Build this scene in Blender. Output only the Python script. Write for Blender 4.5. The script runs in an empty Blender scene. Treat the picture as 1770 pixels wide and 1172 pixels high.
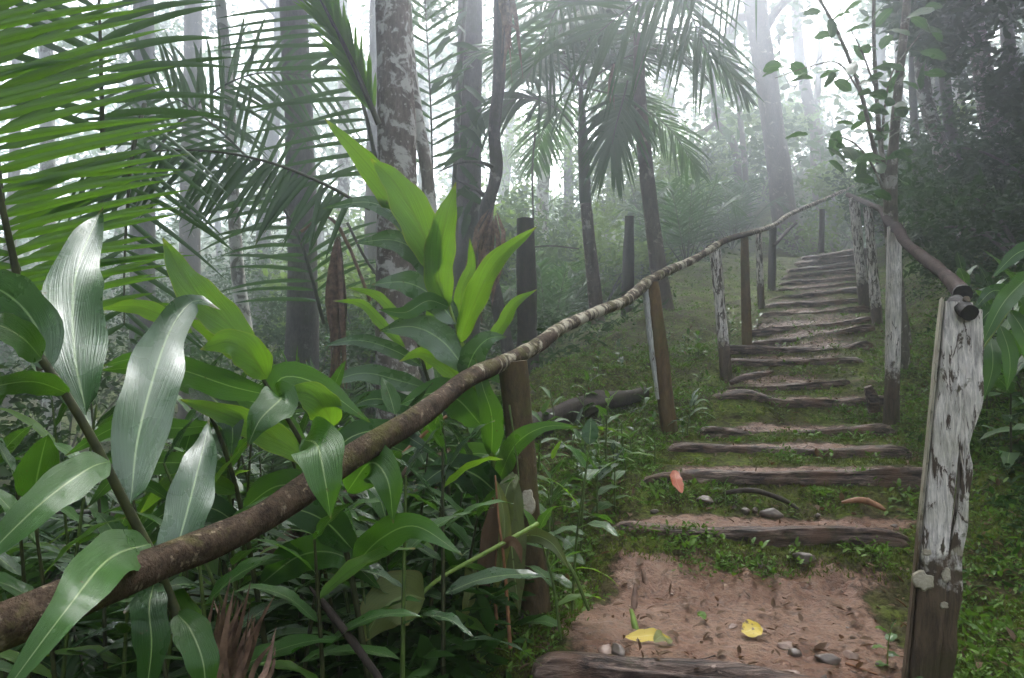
import bpy, math, random
import numpy as np
from math import sin, cos, pi, radians
rng = np.random.default_rng(11)
random.seed(11)
S = bpy.context.scene
COL = S.collection
F = 1312.0                                  # focal length in photograph pixels (1770 wide)
PITCH = math.atan(94 / F)
CP, SP = cos(PITCH), sin(PITCH)

def P(px, py, d):
    x = (px - 885) / F * d
    u = (586 - py) / F * d
    return np.array([x, d * CP - u * SP, d * SP + u * CP])

def unit(v):
    v = np.asarray(v, float)
    return v / (np.linalg.norm(v, axis=-1, keepdims=True) + 1e-12)

# ------------------------------------------------------------------ noise
def _h(i, j, k, s):
    n = (i * 374761393 + j * 668265263 + k * 2147483647 + s * 974634213) & 0xFFFFFFFF
    n = ((n ^ (n >> 13)) * 1274126177) & 0xFFFFFFFF
    n = n ^ (n >> 16)
    return (n & 0xFFFF) / 65535.0 * 2 - 1

def noise(x, y, z=0.0, seed=0):
    x, y, z = np.broadcast_arrays(np.asarray(x, float), np.asarray(y, float), np.asarray(z, float))
    i, j, k = np.floor(x).astype(np.int64), np.floor(y).astype(np.int64), np.floor(z).astype(np.int64)
    fx, fy, fz = x - i, y - j, z - k
    fx, fy, fz = [f * f * (3 - 2 * f) for f in (fx, fy, fz)]
    r = 0
    for a in (0, 1):
        for b in (0, 1):
            for c in (0, 1):
                w = (fx if a else 1 - fx) * (fy if b else 1 - fy) * (fz if c else 1 - fz)
                r = r + w * _h(i + a, j + b, k + c, seed)
    return r

def fbm(x, y, z=0.0, seed=0, o=4):
    r, a, s = 0, 1.0, 1.0
    for q in range(o):
        r = r + a * noise(np.asarray(x) * s, np.asarray(y) * s, np.asarray(z) * s, seed + q * 7)
        a *= .5
        s *= 2.03
    return r

def sstep(a, b, x):
    t = np.clip((x - a) / (b - a), 0, 1)
    return t * t * (3 - 2 * t)

# ------------------------------------------------------------------ mesh building
class MB:
    def __init__(s):
        s.v, s.f, s.u, s.n = [], [], [], 0
    def add(s, v, f, uv=None):
        v = np.asarray(v, float).reshape(-1, 3)
        f = np.asarray(f, np.int64)
        s.v.append(v)
        s.f.append(f + s.n)
        s.u.append(np.zeros((len(v), 2)) if uv is None else np.asarray(uv, float).reshape(-1, 2))
        s.n += len(v)
        return s
    def mesh(s, name, mats, origin=(0, 0, 0), smooth=True):
        v = np.concatenate(s.v) - np.asarray(origin, float)
        uv = np.concatenate(s.u)
        me = bpy.data.meshes.new(name)
        me.vertices.add(len(v))
        me.vertices.foreach_set('co', v.astype(np.float32).ravel())
        loops = np.concatenate([f.ravel() for f in s.f]).astype(np.int32)
        tot = np.concatenate([np.full(len(f), f.shape[1]) for f in s.f]).astype(np.int32)
        st = np.concatenate([[0], np.cumsum(tot)[:-1]]).astype(np.int32)
        me.loops.add(len(loops))
        me.loops.foreach_set('vertex_index', loops)
        me.polygons.add(len(tot))
        me.polygons.foreach_set('loop_start', st)
        me.polygons.foreach_set('loop_total', tot)
        me.polygons.foreach_set('use_smooth', np.full(len(tot), smooth))
        l = me.uv_layers.new(name='UVMap')
        l.data.foreach_set('uv', uv[loops].astype(np.float32).ravel())
        me.update(calc_edges=True)
        me.validate()
        for m in (mats if isinstance(mats, (list, tuple)) else [mats]):
            me.materials.append(m)
        return me
    def build(s, name, mats, parent=None, origin=None, smooth=True):
        if origin is None:
            origin = tuple(parent.location) if parent is not None and parent.parent is None else (tuple(parent.parent.location) if parent is not None else (0, 0, 0))
        me = s.mesh(name, mats, origin, smooth)
        o = bpy.data.objects.new(name, me)
        COL.objects.link(o)
        if parent is not None:
            o.parent = parent
        else:
            o.location = origin
        return o

def tag(o, label=None, cat=None, group=None, kind=None):
    if label: o['label'] = label
    if cat: o['category'] = cat
    if group: o['group'] = group
    if kind: o['kind'] = kind
    return o

def thing(name, label, cat, loc, group=None):
    o = bpy.data.objects.new(name, None)
    COL.objects.link(o)
    o.location = tuple(float(q) for q in loc)
    o.empty_display_size = .1
    return tag(o, label, cat, group)

def copy_tree(o, parent=None):
    c = o.copy()
    COL.objects.link(c)
    c.parent = parent
    for ch in list(o.children):
        copy_tree(ch, c)
    return c

def catmull(pts, n):
    p = np.asarray(pts, float)
    if len(p) == 2:
        t = np.linspace(0, 1, n)[:, None]
        return p[0] * (1 - t) + p[1] * t
    q = np.vstack([2 * p[0] - p[1], p, 2 * p[-1] - p[-2]])
    seg = np.linalg.norm(np.diff(p[:, :3], axis=0), axis=1)
    cum = np.concatenate([[0], np.cumsum(seg)]) / max(seg.sum(), 1e-9)
    out = []
    for t in np.linspace(0, 1, n):
        i = min(max(np.searchsorted(cum, t, side='right') - 1, 0), len(p) - 2)
        u = (t - cum[i]) / max(cum[i + 1] - cum[i], 1e-9)
        a, b, c, d = q[i], q[i + 1], q[i + 2], q[i + 3]
        out.append(.5 * ((2 * b) + (-a + c) * u + (2 * a - 5 * b + 4 * c - d) * u * u + (-a + 3 * b - 3 * c + d) * u ** 3))
    return np.array(out)

def frames(p):
    T = unit(np.gradient(p, axis=0))
    N = np.zeros_like(T)
    a = np.array([0, 0, 1.]) if abs(T[0][2]) < .9 else np.array([1., 0, 0])
    N[0] = unit(np.cross(np.cross(T[0], a), T[0]))
    for i in range(1, len(p)):
        N[i] = unit(N[i - 1] - T[i] * np.dot(N[i - 1], T[i]))
    return T, N, np.cross(T, N)

def tube(mb, pts, rad, n=16, seg=10, amp=0.0, fr=3.0, seed=0, cap=True, squash=None, stretch=.35, box=1.0):
    """pts: control points, rad: radius per control point; amp: relative roughness of the surface."""
    pts = np.asarray(pts, float)
    rad = np.asarray(rad, float) if np.ndim(rad) else np.full(len(pts), rad)
    pr = catmull(np.hstack([pts, rad[:, None]]), n)
    p, r = pr[:, :3], np.maximum(pr[:, 3], 1e-4)
    T, N, B = frames(p)
    a = np.linspace(0, 2 * pi, seg, endpoint=False)
    L = np.concatenate([[0], np.cumsum(np.linalg.norm(np.diff(p, axis=0), axis=1))])
    R = r[:, None] * np.ones(seg)
    if amp:
        rm = r.mean()
        R = R * (1 + amp * fbm(np.cos(a)[None] * fr * .5 + 0 * L[:, None], np.sin(a)[None] * fr * .5 + 0 * L[:, None], L[:, None] / rm * stretch, seed, 3))
    ca, sa = np.cos(a)[None, :, None], np.sin(a)[None, :, None]
    if box != 1: ca, sa = np.sign(ca) * np.abs(ca) ** box, np.sign(sa) * np.abs(sa) ** box
    if squash: ca, sa = ca * squash[0], sa * squash[1]
    V = p[:, None] + R[..., None] * (N[:, None] * ca + B[:, None] * sa)
    i, j = np.meshgrid(np.arange(n - 1), np.arange(seg), indexing='ij')
    j2 = (j + 1) % seg
    Fq = np.stack([i * seg + j, i * seg + j2, (i + 1) * seg + j2, (i + 1) * seg + j], -1).reshape(-1, 4)
    uv = np.stack([np.broadcast_to(L[:, None], R.shape), np.broadcast_to(a[None] / (2 * pi), R.shape)], -1)
    base = mb.n
    mb.add(V.reshape(-1, 3), Fq, uv)
    if cap:
        for k, q in ((0, -1), (n - 1, 1)):
            c = V[k].mean(0)
            idx = np.arange(seg)
            tri = np.stack([idx, (idx + 1) % seg, np.full(seg, seg)], -1)
            if q < 0: tri = tri[:, ::-1]
            mb.add(np.vstack([V[k], c]), tri, np.tile([[L[k], .5]], (seg + 1, 1)))
    return p

def leaf_verts(mid, W, nh, fold=.12, wave=.05, nu=16, nv=6, a=.62, b=1.0, seed=0, wn=3.0, curl=0.0):
    """A lance-shaped blade along the control points mid. nh: the direction the face looks."""
    p = catmull(mid, nu)
    T = unit(np.gradient(p, axis=0))
    nh = np.asarray(nh, float)
    nh = np.broadcast_to(nh, p.shape)
    Sd = unit(np.cross(nh, T))
    N = np.cross(T, Sd)
    t = np.linspace(0, 1, nu)
    pk = a / (a + b)
    w = (t ** a) * ((1 - t) ** b) / ((pk ** a) * ((1 - pk) ** b))
    w = np.maximum(w * W * .5, W * .012)
    s = np.linspace(-1, 1, nv + 1)
    ph = seed * 1.7
    edge = 1 + .06 * np.sin(t * 23 + ph)[:, None] * np.abs(s)[None] ** 3
    off = fold * np.abs(s)[None] ** 1.3 * w[:, None] - curl * (s[None] ** 2) * w[:, None]
    off = off + wave * W * np.sin(t[:, None] * wn * 2 * pi + ph + np.where(s > 0, 1.9, 0)[None]) * np.abs(s)[None] ** 1.5
    V = p[:, None] + Sd[:, None] * (s[None, :, None] * (w[:, None] * edge)[..., None]) + N[:, None] * off[..., None]
    m = nv + 1
    i, j = np.meshgrid(np.arange(nu - 1), np.arange(nv), indexing='ij')
    Fq = np.stack([i * m + j, i * m + j + 1, (i + 1) * m + j + 1, (i + 1) * m + j], -1).reshape(-1, 4)
    uv = np.stack([np.broadcast_to(t[:, None], (nu, m)), np.broadcast_to((s[None] + 1) / 2, (nu, m))], -1)
    return V.reshape(-1, 3), Fq, uv.reshape(-1, 2)

def cloud(mb, pos, size, ratio=.45, up=.35, axis=None, fold=.25, r=None):
    """Many small folded leaves: one at each position, pointing anywhere (or along axis), faces tending upward."""
    r = r or rng
    n = len(pos)
    if n == 0: return mb
    d = r.normal(size=(n, 3)) * np.array([1, 1, .55])
    if axis is not None: d = d * .55 + axis
    d = unit(d)
    nh = unit(r.normal(size=(n, 3)) + np.array([0, 0, up * 4]))
    s = unit(np.cross(nh, d))
    nn = np.cross(d, s)
    L = (np.broadcast_to(size, (n,)) * r.uniform(.6, 1.35, n))[:, None]
    Wd = L * ratio * .5 * r.uniform(.8, 1.2, (n, 1))
    b = pos
    q = [b, b + d * L * .3 + s * Wd + nn * Wd * fold, b + d * L * .68 + s * Wd * .8 + nn * Wd * fold * .6, b + d * L - nn * L * .08,
         b + d * L * .68 - s * Wd * .8 + nn * Wd * fold * .6, b + d * L * .3 - s * Wd + nn * Wd * fold]
    V = np.stack(q, 1).reshape(-1, 3)
    k = np.arange(n)[:, None] * 6
    Fq = np.concatenate([k + np.array([[0, 1, 2, 3]]), k + np.array([[0, 3, 4, 5]])])
    uv = np.tile(np.array([[0, .5], [.3, 1], [.68, 1], [1, .5], [.68, 0], [.3, 0]]), (n, 1))
    return mb.add(V, Fq, uv)

def frond_mesh(mb, rach, n, L, W, nh, ang=60, droop=.25, K=6, sides=(1, -1), prof=None, jit=.05, fold=.5, t0=.08, seed=0, tipang=25, twist=0.0, lift=.0):
    """Feather palm blade: n leaflets on each side of the rachis curve, each a folded strip that bends down."""
    r = np.random.default_rng(seed)
    c = catmull(rach, 60)
    Tc = unit(np.gradient(c, axis=0))
    for sd in sides:
        t = np.linspace(t0, 1, n) + r.normal(0, .003, n)
        t = np.clip(t, 0, 1)
        ix = np.clip((t * 59), 0, 59)
        b = np.stack([np.interp(ix, np.arange(60), c[:, k]) for k in range(3)], -1)
        T = unit(np.stack([np.interp(ix, np.arange(60), Tc[:, k]) for k in range(3)], -1))
        h = np.broadcast_to(unit(nh), T.shape)
        sv = unit(np.cross(h, T)) * sd
        nn = unit(np.cross(T, np.cross(h, T)))
        A = np.radians(ang + (tipang - ang) * t ** 1.5 + r.normal(0, 3.5, n))[:, None]
        D = unit(sv * np.sin(A) + T * np.cos(A) + nn * lift + r.normal(0, jit, (n, 3)))
        pr = (np.sin(pi * (.12 + .83 * t)) ** .7) if prof is None else prof(t)
        Ln = (L * pr * r.uniform(.9, 1.08, n) * np.where(r.uniform(0, 1, n) < .07, r.uniform(.25, .7, n), 1))[:, None]
        u = np.linspace(0, 1, K + 1)
        dr = (droop * r.uniform(.7, 1.35, n))[:, None]
        cen = b[:, None] + D[:, None] * (Ln * u[None])[..., None]
        cen[..., 2] -= (dr * Ln * u[None] ** 2.2)
        cen = cen + sv[:, None] * (Ln * r.normal(0, .035, (n, 1)) * u[None] ** 2)[..., None]
        tg = unit(np.gradient(cen, axis=1))
        wd = unit(np.cross(tg, nn[:, None] + r.normal(0, .18, (n, 1, 3))))
        ww = W * np.minimum(1, (u * 7 + .35)) * (1 - u ** 2.4) ** .75 + W * .03
        nr = np.cross(wd, tg)
        a1 = cen + wd * (ww * .5)[None, :, None] - nr * (ww * .5 * fold)[None, :, None]
        a2 = cen - wd * (ww * .5)[None, :, None] - nr * (ww * .5 * fold)[None, :, None]
        V = np.stack([a1, cen, a2], 2)               # n, K+1, 3, 3
        m = (K + 1) * 3
        k = (np.arange(n) * m)[:, None, None, None]
        i = np.arange(K)[None, :, None, None] * 3
        j = np.arange(2)[None, None, :, None]
        Fq = (k + i + j + np.array([0, 1, 4, 3])).reshape(-1, 4)
        uv = np.stack(np.broadcast_arrays(u[None, :, None], np.array([0, .5, 1])[None, None, :], np.zeros((n, 1, 1)))[:2], -1)
        mb.add(V.reshape(-1, 3), Fq, uv.reshape(-1, 2))
    return mb

# ------------------------------------------------------------------ materials
def nd(nt, t, ins=None, **props):
    n = nt.nodes.new(t)
    for k, v in props.items(): setattr(n, k, v)
    for k, v in (ins or {}).items():
        s = n.inputs[k]
        if isinstance(v, bpy.types.NodeSocket): nt.links.new(v, s)
        else: s.default_value = v
    return n

def new_mat(name):
    m = bpy.data.materials.new(name)
    m.use_nodes = True
    m.node_tree.nodes.clear()
    return m, m.node_tree

def rgb(c): return (c[0], c[1], c[2], 1)

def ramp(nt, fac, stops, interp='LINEAR'):
    n = nt.nodes.new('ShaderNodeValToRGB')
    n.color_ramp.interpolation = interp
    e = n.color_ramp.elements
    while len(e) < len(stops): e.new(.5)
    for q, (p, c) in zip(e, stops):
        q.position = p
        q.color = rgb(c) if np.ndim(c) else (c, c, c, 1)
    nt.links.new(fac, n.inputs[0])
    return n.outputs[0]

def mixc(nt, fac, a, b, mode='MIX'):
    n = nt.nodes.new('ShaderNodeMix')
    n.data_type = 'RGBA'
    n.blend_type = mode
    for s, v in ((n.inputs[0], fac), (n.inputs[6], a), (n.inputs[7], b)):
        if isinstance(v, bpy.types.NodeSocket): nt.links.new(v, s)
        else: s.default_value = v if not (np.ndim(v) and len(v) == 3) else rgb(v)
    return n.outputs[2]

def math_(nt, op, a, b=None, c=None):
    n = nt.nodes.new('ShaderNodeMath')
    n.operation = op
    for s, v in zip(n.inputs, (a, b, c)):
        if v is None: continue
        if isinstance(v, bpy.types.NodeSocket): nt.links.new(v, s)
        else: s.default_value = v
    return n.outputs[0]

def out(nt, sh):
    o = nt.nodes.new('ShaderNodeOutputMaterial')
    nt.links.new(sh, o.inputs[0])

def leaf_mat(name, ca, cb, ct, rough=.3, trans=.4, vein=15, vein_d=.2, rib=(.35, .45, .2), rib_w=.018, nscale=3.0, bump=.3, edge=None, spec=.5, coat=0.0, spots=None, flecks=False):
    m, nt = new_mat(name)
    uvn = nd(nt, 'ShaderNodeTexCoord')
    sx = nd(nt, 'ShaderNodeSeparateXYZ', {0: uvn.outputs['UV']})
    u, v = sx.outputs[0], sx.outputs[1]
    a = math_(nt, 'ABSOLUTE', math_(nt, 'SUBTRACT', v, .5))
    geo = nd(nt, 'ShaderNodeNewGeometry')
    oi = nd(nt, 'ShaderNodeObjectInfo')
    ns = nd(nt, 'ShaderNodeTexNoise', {'Vector': geo.outputs['Position'], 'Scale': nscale, 'Detail': 3.0})
    f = math_(nt, 'ADD', math_(nt, 'MULTIPLY', ns.outputs[0], .75), math_(nt, 'MULTIPLY', oi.outputs['Random'], .28))
    f = math_(nt, 'ADD', f, math_(nt, 'MULTIPLY', geo.outputs['Random Per Island'], .22))
    f = ramp(nt, f, [(.3, 0.0), (.85, 1.0)])
    col = mixc(nt, f, ca, cb)
    bmp = None
    if vein:
        sl = math_(nt, 'MULTIPLY', math_(nt, 'SUBTRACT', u, math_(nt, 'MULTIPLY', a, 1.9)), vein * 2.4)
        cv = nd(nt, 'ShaderNodeCombineXYZ', {0: sl, 1: math_(nt, 'MULTIPLY', u, 2.5), 2: math_(nt, 'ADD', math_(nt, 'MULTIPLY', math_(nt, 'GREATER_THAN', v, .5), 3.7), math_(nt, 'MULTIPLY', oi.outputs['Random'], 40.0))})
        w2 = nd(nt, 'ShaderNodeTexNoise', {'Vector': cv.outputs[0], 'Scale': 1.0, 'Detail': 3.0, 'Roughness': .6})
        wv = ramp(nt, w2.outputs[0], [(.32, 0.0), (.68, 1.0)])
        col = mixc(nt, math_(nt, 'MULTIPLY', wv, vein_d), col, tuple(np.array(ca) * .45))
        bmp = nd(nt, 'ShaderNodeBump', {'Strength': bump, 'Distance': .004, 'Height': wv}).outputs[0]
    if rib is not None:
        rb = ramp(nt, a, [(rib_w * .5, 1.0), (rib_w * 1.6, 0.0)])
        col = mixc(nt, math_(nt, 'MULTIPLY', rb, .75), col, rib)
    if edge is not None:
        e = math_(nt, 'MAXIMUM', ramp(nt, u, [(.93, 0.0), (.99, 1.0)]), math_(nt, 'MULTIPLY', ramp(nt, a, [(.46, 0.0), (.49, 1.0)]), .5))
        col = mixc(nt, e, col, edge)
    if flecks:
        fn = nd(nt, 'ShaderNodeTexNoise', {'Vector': geo.outputs['Position'], 'Scale': 30.0, 'Detail': 4.0, 'Roughness': .7})
        col = mixc(nt, ramp(nt, fn.outputs[0], [(.67, 0.0), (.71, .85)]), col, (.09, .06, .02))
        un = math_(nt, 'ADD', u, math_(nt, 'MULTIPLY', math_(nt, 'SUBTRACT', fn.outputs[0], .5), .16))
        col = mixc(nt, ramp(nt, un, [(.965, 0.0), (.985, .8)]), col, (.13, .075, .025))
    if spots is not None:
        sn = nd(nt, 'ShaderNodeTexNoise', {'Vector': geo.outputs['Position'], 'Scale': 55.0, 'Detail': 3.0})
        col = mixc(nt, ramp(nt, sn.outputs[0], [(.62, 0.0), (.68, 1.0)]), col, spots)
    rn = nd(nt, 'ShaderNodeTexNoise', {'Vector': geo.outputs['Position'], 'Scale': 14.0, 'Detail': 3.0})
    ro = ramp(nt, rn.outputs[0], [(.3, rough * .75), (.75, min(1, rough * 1.5))])
    ins = {'Base Color': col, 'Roughness': ro, 'Specular IOR Level': spec, 'Coat Weight': coat, 'Coat Roughness': .12}
    if bmp is not None: ins['Normal'] = bmp
    pb = nd(nt, 'ShaderNodeBsdfPrincipled', ins)
    tc = mixc(nt, .5, mixc(nt, 1.0, col, tuple(np.array(ct) / max(ct)), 'MULTIPLY'), ct)
    tr = nd(nt, 'ShaderNodeBsdfTranslucent', {'Color': tc})
    mx = nd(nt, 'ShaderNodeMixShader', {0: trans, 1: pb.outputs[0], 2: tr.outputs[0]})
    if flecks and vein:                                # insect holes, ringed by the brown flecks
        ho = ramp(nt, fn.outputs[0], [(.735, 0.0), (.74, 1.0)])
        mx = nd(nt, 'ShaderNodeMixShader', {0: ho, 1: mx.outputs[0], 2: nd(nt, 'ShaderNodeBsdfTransparent').outputs[0]})
    out(nt, mx.outputs[0])
    return m

def bark_mat(name, dark, mid, pale, pale_t=.6, scale=6.0, rough=.8, bump=.6, moss=None, moss_t=.6, zs=.35, rings=0, fine=40.0, pale2=None, spec=.3, grow=None):
    m, nt = new_mat(name)
    tc = nd(nt, 'ShaderNodeTexCoord')
    mp = nd(nt, 'ShaderNodeMapping', {'Vector': tc.outputs['Object'], 'Scale': (1, 1, zs)})
    n1 = nd(nt, 'ShaderNodeTexNoise', {'Vector': mp.outputs[0], 'Scale': scale, 'Detail': 6.0, 'Roughness': .65})
    n2 = nd(nt, 'ShaderNodeTexNoise', {'Vector': mp.outputs[0], 'Scale': fine, 'Detail': 4.0, 'Roughness': .7})
    n3 = nd(nt, 'ShaderNodeTexNoise', {'Vector': tc.outputs['Object'], 'Scale': scale * .8, 'Detail': 7.0, 'Roughness': .62, 'Distortion': .6})
    h = math_(nt, 'ADD', math_(nt, 'MULTIPLY', n1.outputs[0], .5), math_(nt, 'MULTIPLY', n2.outputs[0], .5))
    col = ramp(nt, h, [(.36, dark), (.62, mid)])
    n3o = n3.outputs[0]
    if grow:
        gx = nd(nt, 'ShaderNodeSeparateXYZ', {0: tc.outputs['UV']})
        gf = nd(nt, 'ShaderNodeMapRange', {'Value': gx.outputs[0], 'From Min': grow[0], 'From Max': grow[1], 'To Min': -.17, 'To Max': .07})
        n3o = math_(nt, 'ADD', n3o, gf.outputs[0])
        h = math_(nt, 'ADD', h, gf.outputs[0])
    col = mixc(nt, ramp(nt, n3o, [(pale_t - .03, 0.0), (pale_t + .035, 1.0)]), col, pale)
    if pale2 is not None:
        n5 = nd(nt, 'ShaderNodeTexNoise', {'Vector': tc.outputs['Object'], 'Scale': scale * 2.7, 'Detail': 5.0, 'Roughness': .6})
        col = mixc(nt, ramp(nt, n5.outputs[0], [(.6, 0.0), (.66, 1.0)]), col, pale2)
    if moss is not None:
        n4 = nd(nt, 'ShaderNodeTexNoise', {'Vector': tc.outputs['Object'], 'Scale': scale * .45, 'Detail': 6.0, 'Roughness': .7})
        col = mixc(nt, ramp(nt, n4.outputs[0], [(moss_t - .06, 0.0), (moss_t + .06, .85)]), col, moss)
    if rings:
        sx = nd(nt, 'ShaderNodeSeparateXYZ', {0: tc.outputs['UV']})
        rg = math_(nt, 'FRACT', math_(nt, 'ADD', math_(nt, 'MULTIPLY', sx.outputs[0], rings), math_(nt, 'MULTIPLY', n1.outputs[0], .5)))
        col = mixc(nt, ramp(nt, rg, [(.0, .7), (.12, 0.0)]), col, dark)
    b = nd(nt, 'ShaderNodeBump', {'Strength': bump, 'Distance': .02, 'Height': h})
    p = nd(nt, 'ShaderNodeBsdfPrincipled', {'Base Color': col, 'Roughness': rough, 'Specular IOR Level': spec, 'Normal': b.outputs[0]})
    out(nt, p.outputs[0])
    return m

def painted_mat(name, stain_h=.42, soil=(.05, .034, .021), white=(.85, .79, .73), dark=(.075, .052, .034), cover=.47, grain=1.0):
    """White paint peeling off a grey timber post; soil and moss climb up from its foot."""
    m, nt = new_mat(name)
    tc = nd(nt, 'ShaderNodeTexCoord')
    mp = nd(nt, 'ShaderNodeMapping', {'Vector': tc.outputs['Object'], 'Scale': (1, 1, .22)})
    mpr = nd(nt, 'ShaderNodeMapping', {'Vector': tc.outputs['Object'], 'Scale': (1, 1, .12), 'Rotation': (0, .12, 0)})
    n1 = nd(nt, 'ShaderNodeTexNoise', {'Vector': mp.outputs[0], 'Scale': 30.0, 'Detail': 8.0, 'Roughness': .7, 'Distortion': .9})
    n2 = nd(nt, 'ShaderNodeTexNoise', {'Vector': mpr.outputs[0], 'Scale': 90.0 * grain, 'Detail': 5.0, 'Roughness': .7, 'Distortion': .5})
    n3 = nd(nt, 'ShaderNodeTexNoise', {'Vector': tc.outputs['Object'], 'Scale': 13.0, 'Detail': 6.0, 'Roughness': .65})
    n4 = nd(nt, 'ShaderNodeTexNoise', {'Vector': tc.outputs['Object'], 'Scale': 7.0, 'Detail': 3.0})
    sx = nd(nt, 'ShaderNodeSeparateXYZ', {0: tc.outputs['Object']})
    wh = mixc(nt, ramp(nt, n2.outputs[0], [(.35, 0.0), (.62, 1.0)]), tuple(np.array(white) * .38), white)
    wh = mixc(nt, ramp(nt, n4.outputs[0], [(.45, 0.0), (.7, .5)]), wh, (.3, .29, .2))
    col = mixc(nt, ramp(nt, n1.outputs[0], [(cover + .06, 0.0), (cover + .1, 1.0)]), wh, dark)
    col = mixc(nt, ramp(nt, n3.outputs[0], [(.62, 0.0), (.67, .8)]), col, (.1, .095, .05))
    h = math_(nt, 'ADD', sx.outputs[2], math_(nt, 'MULTIPLY', math_(nt, 'SUBTRACT', n3.outputs[0], .5), .75))
    low = ramp(nt, math_(nt, 'DIVIDE', h, stain_h * 2), [(.42, 1.0), (.55, 0.0)])
    so = mixc(nt, ramp(nt, n1.outputs[0], [(.4, 0.0), (.6, 1.0)]), soil, tuple(np.array(soil) * 2.4))
    so = mixc(nt, ramp(nt, n4.outputs[0], [(.5, 0.0), (.65, .6)]), so, (.05, .045, .012))
    li = nd(nt, 'ShaderNodeTexVoronoi', {'Vector': tc.outputs['Object'], 'Scale': 6.0, 'Randomness': 1.0})
    lf = math_(nt, 'ADD', li.outputs['Distance'], math_(nt, 'MULTIPLY', math_(nt, 'SUBTRACT', n3.outputs[0], .5), .9))
    so = mixc(nt, ramp(nt, lf, [(.13, .85), (.16, 0.0)]), so, (.34, .31, .23))
    col = mixc(nt, low, col, so)
    hb = math_(nt, 'ADD', math_(nt, 'MULTIPLY', n1.outputs[0], .8), math_(nt, 'MULTIPLY', n2.outputs[0], .7))
    b = nd(nt, 'ShaderNodeBump', {'Strength': .8, 'Distance': .012, 'Height': hb})
    p = nd(nt, 'ShaderNodeBsdfPrincipled', {'Base Color': col, 'Roughness': .62, 'Normal': b.outputs[0], 'Specular IOR Level': .35})
    out(nt, p.outputs[0])
    return m

def plain_mat(name, a, b, scale=20.0, rough=.7, bump=.3, spec=.4, stretch=(1, 1, 1)):
    m, nt = new_mat(name)
    tc = nd(nt, 'ShaderNodeTexCoord')
    mp = nd(nt, 'ShaderNodeMapping', {'Vector': tc.outputs['Object'], 'Scale': stretch})
    n1 = nd(nt, 'ShaderNodeTexNoise', {'Vector': mp.outputs[0], 'Scale': scale, 'Detail': 6.0, 'Roughness': .65})
    col = ramp(nt, n1.outputs[0], [(.35, a), (.68, b)])
    bb = nd(nt, 'ShaderNodeBump', {'Strength': bump, 'Distance': .01, 'Height': n1.outputs[0]})
    p = nd(nt, 'ShaderNodeBsdfPrincipled', {'Base Color': col, 'Roughness': rough, 'Normal': bb.outputs[0], 'Specular IOR Level': spec})
    out(nt, p.outputs[0])
    return m

def log_mat(name):
    """Wet, foot-worn timber: grain along the log, soil ground into it, a little moss."""
    m, nt = new_mat(name)
    tc = nd(nt, 'ShaderNodeTexCoord')
    mp = nd(nt, 'ShaderNodeMapping', {'Vector': tc.outputs['Object'], 'Scale': (.16, 1, 1)})
    n1 = nd(nt, 'ShaderNodeTexNoise', {'Vector': mp.outputs[0], 'Scale': 42.0, 'Detail': 7.0, 'Roughness': .7, 'Distortion': .7})
    n2 = nd(nt, 'ShaderNodeTexNoise', {'Vector': tc.outputs['Object'], 'Scale': 5.0, 'Detail': 5.0, 'Roughness': .65})
    n3 = nd(nt, 'ShaderNodeTexNoise', {'Vector': tc.outputs['Object'], 'Scale': 9.0, 'Detail': 6.0, 'Roughness': .7})
    col = ramp(nt, n1.outputs[0], [(.38, (.014, .01, .009)), (.5, (.088, .058, .046)), (.66, (.34, .245, .2))])
    col = mixc(nt, ramp(nt, n2.outputs[0], [(.5, 0.0), (.66, .8)]), col, (.17, .095, .06))
    col = mixc(nt, ramp(nt, n3.outputs[0], [(.58, 0.0), (.68, .7)]), col, (.04, .048, .012))
    b = nd(nt, 'ShaderNodeBump', {'Strength': 1.0, 'Distance': .035, 'Height': n1.outputs[0]})
    p = nd(nt, 'ShaderNodeBsdfPrincipled', {'Base Color': col, 'Roughness': .5, 'Normal': b.outputs[0], 'Specular IOR Level': .3})
    out(nt, p.outputs[0])
    return m

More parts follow.
